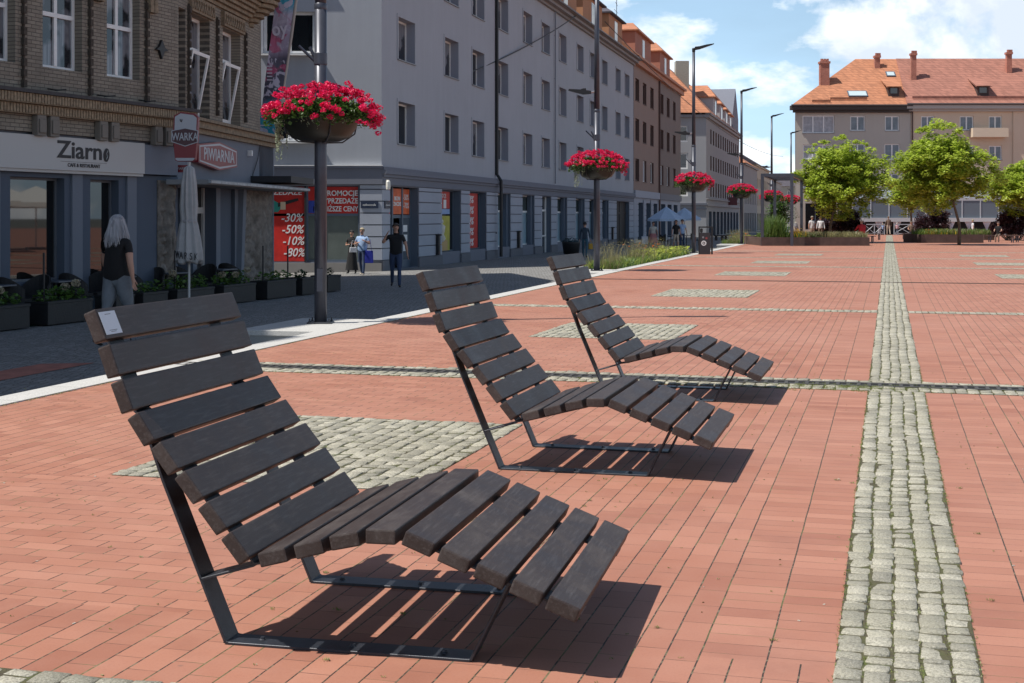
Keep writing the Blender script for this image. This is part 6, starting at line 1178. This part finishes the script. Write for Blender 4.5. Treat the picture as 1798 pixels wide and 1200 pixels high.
# ------------------------------------------------------------------ people
SKIN = mat('skin', (.42, .235, .165), .55, noise=.1); EYE = mat('eye_dark', (.02, .015, .012), .3)
def cloth(name, c): return mat('cloth_'+name, c, .9, noise=.18, nscale=7, bump=.3, bscale=25)
def V3(*a): return Vector(a)
def person(label, loc, yaw, H=1.72, top=None, bot=None, shoe=None, hair=('short', (.06, .04, .03)), legs=((0, 0), (0, 0)), arms=None, sleeve='short', shorts=False, seated=False, fat=1.0, lean=0, skirt=None, head=0, fingers=True):
    k = H/1.75; t = thing('person', label, 'person', loc, yaw); J = []; E = []; RAD = []; BM = []
    def add(p, r, par=None, m=0):
        J.append(Vector(p)*k); RAD.append(r*k); 
        if par is not None: E.append((par, len(J)-1)); BM.append(m)
        return len(J)-1
    MS, MT, MB_, MH = 0, 1, 2, 3                                      # skin, top, trousers, shoes
    pz = .95; ln = lambda z, y=0, x=0: (x, y+math.sin(lean)*(z-pz), pz+math.cos(lean)*(z-pz)) if z > pz else (x, y, z)
    pel = add((0, 0, pz), .125*fat); sp = add(ln(1.12), .118*fat, pel, MT); chs = add(ln(1.29), .138*fat, sp, MT); nb = add(ln(1.44, -.01), .085, chs, MT); nk = add(ln(1.515, 0), .052, nb, MS)
    hd = (math.sin(head)*.02, .0)
    jaw = add(ln(1.575, .018), .066, nk, MS); hc = add(ln(1.64, .012), .087, jaw, MS); ht = add(ln(1.70, .0), .062, hc, MS); HC = J[hc].copy()
    hy = Vector((math.sin(-head), math.cos(-head), 0)); hx = Vector((hy.y, -hy.x, 0))
    no = len(J); J.append(HC+hy*.105*k+Vector((0, 0, -.02*k))); RAD.append(.011*k); E.append((hc, no)); BM.append(MS)
    for s in (-1, 1): e_ = len(J); J.append(HC+hx*s*.086*k+Vector((0, 0, -.012*k))); RAD.append(.012*k); E.append((hc, e_)); BM.append(MS)
    low = 9
    for s, (a, b) in zip((-1, 1), legs):
        hip = add((s*.085, 0, pz-.07), .093*fat, pel, MB_); th = V3(s*.03, math.sin(a), -math.cos(a)).normalized(); kn_ = V3(s*.085, 0, pz-.07)+th*.43; m1 = add(V3(s*.085, 0, pz-.07).lerp(kn_, .5), .075*fat, hip, MB_)
        kn = add(kn_, .056, m1, MB_); sd = V3(0, math.sin(a-b), -math.cos(a-b)); an_ = kn_+sd*.41; cm = MS if shorts else MB_; ca_ = add(kn_.lerp(an_, .35), .054 if shorts else .060, kn, cm); an = add(an_, .036 if shorts else .046, ca_, cm)
        fa = min(0, (a-b)*.7); fd = V3(0, math.cos(fa), math.sin(fa)); he = add(an_+V3(0, -.02, -.035), .036, an, MH); toe = add(an_+V3(s*.02, 0, -.045)+fd*.15, .028, he, MH); low = min(low, an_.z-.075, an_.z-.045+fd.z*.15-.03)
    arms = arms or (((-.25, .05, -1), (-.12, .25, -1)), ((.25, -.05, -1), (.12, .2, -1)))
    for s, (u_, f_) in zip((-1, 1), arms):
        af = fat**.45; sh0 = V3(*ln(1.395, 0, s*.165*af)); sh = add(sh0, .062*af, chs if True else nb, MT); ud = V3(*u_).normalized(); el_ = sh0+ud*.275; md = add(sh0.lerp(el_, .45), .047*af, sh, MT); el = add(el_, .038*af, md, MT if sleeve == 'long' else MS)
        fd = V3(*f_).normalized(); wr_ = el_+fd*.235; fm = MT if sleeve == 'long' else MS; fo = add(el_.lerp(wr_, .4), .037*af, el, fm); wr = add(wr_, .025, fo, fm)
        ax = fd.cross(V3(0, 1, 0) if abs(fd.y) < .8 else V3(0, 0, 1)).normalized(); pn_ = fd.cross(ax).normalized()
        pm = add(wr_+fd*.045, .026, wr, MS); pe = add(wr_+fd*.085, .024, pm, MS)
        if fingers:
            for q, (off, l_) in enumerate(((-.028, .066), (-.010, .076), (.010, .072), (.027, .056))):
                f0 = wr_+fd*.092+pn_*off; a1 = add(f0+fd*.01, .0095, pe, MS); a2 = add(f0+fd*l_*.55+ax*.006*s, .0088, a1, MS); add(f0+fd*l_+ax*.022*s, .0075, a2, MS)
            tb = add(wr_+fd*.035-pn_*.034, .0125, pm, MS); tb2 = add(wr_+fd*.065-pn_*.052, .0105, tb, MS); add(wr_+fd*.095-pn_*.056+ax*.01*s, .009, tb2, MS)
    dz = Vector((0, 0, -low*k)) if not seated else Vector((0, 0, (.47+.09*fat)-pz*k))
    J2 = [j+dz for j in J]
    me = bpy.data.meshes.new('body'); me.from_pydata(J2, E, []); o = bpy.data.objects.new('body', me); C.objects.link(o); sk = o.modifiers.new('s', 'SKIN'); sk.use_smooth_shade = True; sk.branch_smoothing = .4
    for i, sv in enumerate(me.skin_vertices[0].data): sv.radius = (RAD[i], RAD[i]); sv.use_root = (i == 0)
    sb = o.modifiers.new('d', 'SUBSURF'); sb.levels = sb.render_levels = 1
    bpy.context.view_layer.update(); nm = bpy.data.meshes.new_from_object(o.evaluated_get(bpy.context.evaluated_depsgraph_get())); bpy.data.objects.remove(o)
    A = np.array([J2[a] for a, b in E]); B_ = np.array([J2[b] for a, b in E]); n = len(nm.polygons); ce = np.empty(n*3); nm.polygons.foreach_get('center', ce); ce = ce.reshape(-1, 3); D = B_-A; LL = (D**2).sum(1)+1e-9
    tt = np.clip(((ce[:, None]-A[None])*D[None]).sum(2)/LL, 0, 1); ds = np.linalg.norm(ce[:, None]-(A[None]+tt[..., None]*D[None]), axis=2)-np.array([RAD[b] for a, b in E])[None]*.8; mi = np.array(BM)[ds.argmin(1)]
    hemz = (pz-.02)*k+dz.z
    bi = ds.argmin(1); tor = np.isin(bi, [q for q, (a, b) in enumerate(E) if (a == pel or b == pel or b == sp)]); hz = (pz-.05 if not seated else pz-.02)*k+dz.z; mi[tor & (ce[:, 2] >= hz)] = MT; mi[tor & (ce[:, 2] < hz)] = MB_
    mats = [SKIN, top, bot, shoe or M_black]; nm.materials.clear(); [nm.materials.append(x) for x in mats]; nm.polygons.foreach_set('material_index', mi.astype(np.int32)); nm.polygons.foreach_set('use_smooth', [True]*n)
    link('body', nm, t); HCz = HC+dz
    # hair
    st, hc_ = hair; hm = mat('hair_%02d%02d%02d' % tuple(int(c*99) for c in hc_), hc_, .6, noise=.35, nscale=40, bump=.6, bscale=120)
    if st != 'bald':
        m = MB(); vs = []; nU, nV = 18, 11; r_ = np.random.default_rng(int(H*1000))
        for j in range(nV):
            for i in range(nU):
                th = 2*math.pi*i/nU; ph = math.pi*.5*(1-j/(nV-1)*(1.25 if st == 'short' else 1.35)); back = -math.cos(th)
                x = math.sin(th)*math.cos(ph)*.098; y = math.cos(th)*math.cos(ph)*.108-.012; z = math.sin(ph)*.103+.018
                if y > .03: z = max(z, .055)                            # forehead line
                if st == 'long' and y <= .045 and j > 5: f = (j-5)/5; z = .0-.02-f*.21; x *= 1.0+.28*f; y = y*(1.0)-.02*f; x += .008*math.sin(i*5+j)
                vs.append(HCz+(hx*x+hy*y)*k+Vector((0, 0, z*k))+Vector(r_.normal(0, .0028, 3)))
        m.add(vs, [(j*nU+i, j*nU+(i+1) % nU, (j+1)*nU+(i+1) % nU, (j+1)*nU+i) for j in range(nV-1) for i in range(nU)]); 
        if st == 'bun': m.lathe([(0, -.045), (.04, -.02), (.045, .01), (0, .05)], tuple(HCz-hy*.11*k+Vector((0, 0, .05))), 10)
        m.build('hair', hm, t, smooth=True)
    if st == 'long':
        q = MB(); r_ = np.random.default_rng(9)
        for _ in range(420):
            a = r_.uniform(-2.3, 2.3)+math.pi; ph = r_.uniform(.1, 1.4); p0 = HCz+(hx*math.sin(a)*math.cos(ph)*.10+hy*(math.cos(a)*math.cos(ph)*.108-.012))*k+Vector((0, 0, (math.sin(ph)*.105+.018)*k)); p1 = HCz+(hx*math.sin(a)*.118+hy*(math.cos(a)*.125-.01))*k+Vector((0, 0, -.03*k)); ln_ = r_.uniform(.10, .27); p2 = p1+(hx*math.sin(a)*.03+hy*math.cos(a)*.025)*k+Vector((r_.normal()*.012, r_.normal()*.012, -ln_*k)); p3 = p2+Vector((r_.normal()*.015, r_.normal()*.015, -.05*k))
            wv = Vector((r_.normal(), r_.normal(), 0)).normalized()*.004; q.add([p0-wv, p0+wv, p1+wv, p1-wv, p2+wv, p2-wv, p3], [(0, 1, 2, 3), (3, 2, 4, 5), (5, 4, 6)])
        q.build('hair_strands', mat('hair_silver', (.42, .42, .44), .5), t)
    m = MB()
    for s in (-1, 1): c = HCz+hy*.083*k+hx*s*.031*k+Vector((0, 0, .008)); m.lathe([(0, -.008), (.009, -.003), (.009, .003), (0, .008)], tuple(c), 8)
    m.build('eyes', EYE, t)
    if skirt:
        m_, z1, r1 = skirt; m = MB(); n = 30; zz0 = 1.0*k+dz.z; vs = []
        for j, (f) in enumerate((0, .12, .4, .7, 1)):
            for i in range(n): a = 2*math.pi*i/n; rr = (.145*fat+(r1-.14)*f)*k*(1+.05*math.sin(a*7)*f); vs.append((rr*math.cos(a), rr*math.sin(a)*.85, zz0+(z1-1.0)*k*f))
        m.add(vs, [(j*n+i, j*n+(i+1) % n, (j+1)*n+(i+1) % n, (j+1)*n+i) for j in range(4) for i in range(n)]); m.build('skirt', m_, t, smooth=True)
    return t
def on_street(px, Y): x = xat(px, Y); return (x, Y, zst(x, Y))
BLK = cloth('black', (.008, .008, .009)); JEAN = cloth('jeans', (.035, .055, .11)); GJE = cloth('grey_jeans', (.15, .17, .19)); BLU = cloth('light_blue', (.30, .42, .62)); NVY = cloth('navy', (.02, .03, .055)); CRM = cloth('cream', (.52, .48, .42)); PNK = cloth('dusty_pink', (.42, .17, .17)); WHT = cloth('white', (.66, .66, .68)); RED = cloth('red', (.42, .02, .03)); SAND = cloth('sand', (.45, .38, .30)); BRN = cloth('brown', (.16, .11, .08)); TEAL = cloth('dark_teal', (.03, .05, .075)); PUK = cloth('pale_pink', (.55, .35, .38))
person('heavy man with long grey hair, black T-shirt and grey jeans walking past the cafe', on_street(206, 20.6), R(-28), 1.93, BLK, GJE, hair=('long', (.34, .34, .36)), fat=1.5, legs=((-.26, .22), (.30, .12)), arms=(((-.3, .18, -1), (-.15, .4, -.9)), ((.24, -.14, -1), (.06, .16, -1))))
person('man in black T-shirt and blue jeans walking with a phone at his ear', on_street(695, 39.2), R(185), 1.80, BLK, JEAN, hair=('short', (.05, .035, .025)), fat=1.35, legs=((.28, .08), (-.12, .55)), arms=(((-.35, .0, -1), (-.15, -.1, -1)), ((.55, .35, -.60), (-.62, .25, 1.25))))
person('fair-haired woman in a light blue top and jeans with a blue shoulder bag', on_street(636, 49.2), R(165), 1.66, BLU, JEAN, shoe=SAND, hair=('short', (.40, .33, .22)), fat=1.35, legs=((.18, .05), (-.15, .2)), arms=(((-.5, .1, -1), (.35, .55, .3)), ((.35, .0, -1), (-.5, .5, .15))))
person('dark-haired woman in black wide trousers, left of the fair-haired woman', on_street(618, 51), R(165), 1.58, BLK, BLK, hair=('bun', (.012, .01, .01)), legs=((-.15, .1), (.2, .05)), arms=(((-.3, .1, -1), (.4, .6, .2)), ((.3, .1, -1), (-.5, .6, .1))), skirt=(BLK, .12, .26))
person('man in a dark jacket and teal trousers walking away with a yellow bag', on_street(1027, 68.4), R(-8), 1.74, TEAL, cloth('teal', (.03, .09, .13)), hair=('short', (.02, .015, .015)), sleeve='long', legs=((.22, .1), (-.2, .25)))
person('woman in a cream blouse and dusty pink skirt, facing the square', on_street(1147, 85), R(178), 1.68, CRM, SAND, hair=('short', (.07, .04, .03)), fat=1.25, legs=((.1, .05), (-.1, .1)), skirt=(PNK, .42, .27))
person('man in black T-shirt and pale shorts beside the blue parasols', on_street(1187, 81), R(200), 1.76, BLK, SAND, hair=('short', (.10, .05, .03)), fat=1.15, shorts=True, legs=((.15, .1), (-.15, .15)))
person('man in a light blue shirt standing behind the man in black', on_street(1198, 85.5), R(190), 1.80, BLU, JEAN, hair=('short', (.02, .015, .012)))
def bag(label, loc, m_, w_, h_, d_, rz=0, strap=.4):
    t = thing('bag', label, 'bag', loc, rz); m = MB(); m.prism([(-w_/2, .02), (w_/2, .02), (w_*.46, h_), (-w_*.46, h_)], -d_/2, d_/2); bevel(m.build('pouch', m_, t), .015, 2); m = MB(); m.tube([(-w_*.3, 0, h_-.01), (-w_*.12, 0, h_+strap), (w_*.12, 0, h_+strap), (w_*.3, 0, h_-.01)], .008, 5); m.build('handle', m_, t)
g_ = on_street(648, 49.1); bag('bright blue cloth bag hanging at the hip of the fair-haired woman', (g_[0], g_[1], g_[2]+.42), cloth('royal_blue', (.02, .03, .30)), .30, .46, .12)
g_ = on_street(1037, 68.4); bag('yellow bag in the right hand of the man in the dark jacket', (g_[0], g_[1], g_[2]+.40), cloth('yellow', (.45, .25, .03)), .22, .30, .1, .5, .12)
g_ = on_street(1132, 85.2); bag('white shopping bag carried by the woman in the pink skirt', (g_[0], g_[1], g_[2]+.35), WHT, .42, .48, .2, .2, .12)
g_ = on_street(616, 50.4); bag('white handbag of the dark-haired woman in black', (g_[0]+.12, g_[1]-.3, g_[2]+.80), WHT, .26, .2, .1, .2, .25)
SEAT = ((1.5, 1.45), (1.42, 1.35)); SA = (((-.25, .45, -.8), (.2, 1, -.2)), ((.25, .45, -.8), (-.2, 1, -.2)))
def sit(label, px, Y, yaw, H=1.7, **kw): return person(label, (xat(px, Y), Y, 0), yaw, H, legs=SEAT, arms=SA, seated=True, fingers=False, **kw)
person('grey-haired person in a white top standing behind the plant box, left of another in white', (xat(1426, 94), 94, 0), R(200), 1.70, WHT, SAND, hair=('short', (.3, .26, .2)), fat=1.3, fingers=False)
person('dark-haired person in a white cardigan standing behind the plant box, nearest the left tree trunk', (xat(1441, 95), 95, 0), R(170), 1.68, WHT, BRN, hair=('short', (.10, .06, .04)), fat=1.2, sleeve='long', fingers=False)
sit('blonde woman in beige seated with her back turned, behind the right pergola post', 1397, 96, R(10), 1.66, top=SAND, bot=BRN, hair=('long', (.42, .34, .20)))
sit('stout person with grey hair in a bright red top seated beside the plant box', 1513, 88, R(20), 1.92, top=RED, bot=BLK, hair=('short', (.32, .30, .28)), fat=1.9, sleeve='long')
sit('seated person in brown and white, left one of the pair by the flower planter', 1600, 104, R(170), 1.72, top=BRN, bot=BLK, hair=('short', (.12, .08, .05)), fat=1.1)
sit('seated person in a sandy top, right one of the pair by the flower planter', 1612, 104, R(175), 1.66, top=SAND, bot=BRN, hair=('short', (.25, .18, .12)), fat=1.2)
sit('man in a dark shirt seated on the bench right of the flower planter', 1753, 92, R(150), 1.74, top=BLK, bot=BRN, hair=('short', (.10, .06, .05)))
person('adult in a brown coat walking with two children towards the pavilion', (xat(1560, 131-2.5), 128.5, 0), R(5), 1.70, BRN, SAND, hair=('short', (.16, .10, .06)), sleeve='long', fat=1.2, legs=((.15, .1), (-.15, .2)), fingers=False)
person('small child in pale blue walking left of the adult in brown', (xat(1550, 128), 128, 0), R(0), 1.05, BLU, NVY, hair=('short', (.5, .42, .3)), legs=((.15, .1), (-.15, .2)), fingers=False)
person('small child in pale pink and a white hat right of the adult in brown', (xat(1575, 128), 128, 0), R(0), 1.12, PUK, NVY, hair=('short', (.62, .6, .58)), legs=((.15, .1), (-.15, .2)), fingers=False)
person('child in a white shirt behind the flower planter', (xat(1708, 100), 100, 0), R(90), 1.45, WHT, NVY, hair=('short', (.30, .26, .12)), legs=((.1, .1), (-.1, .1)), fingers=False)
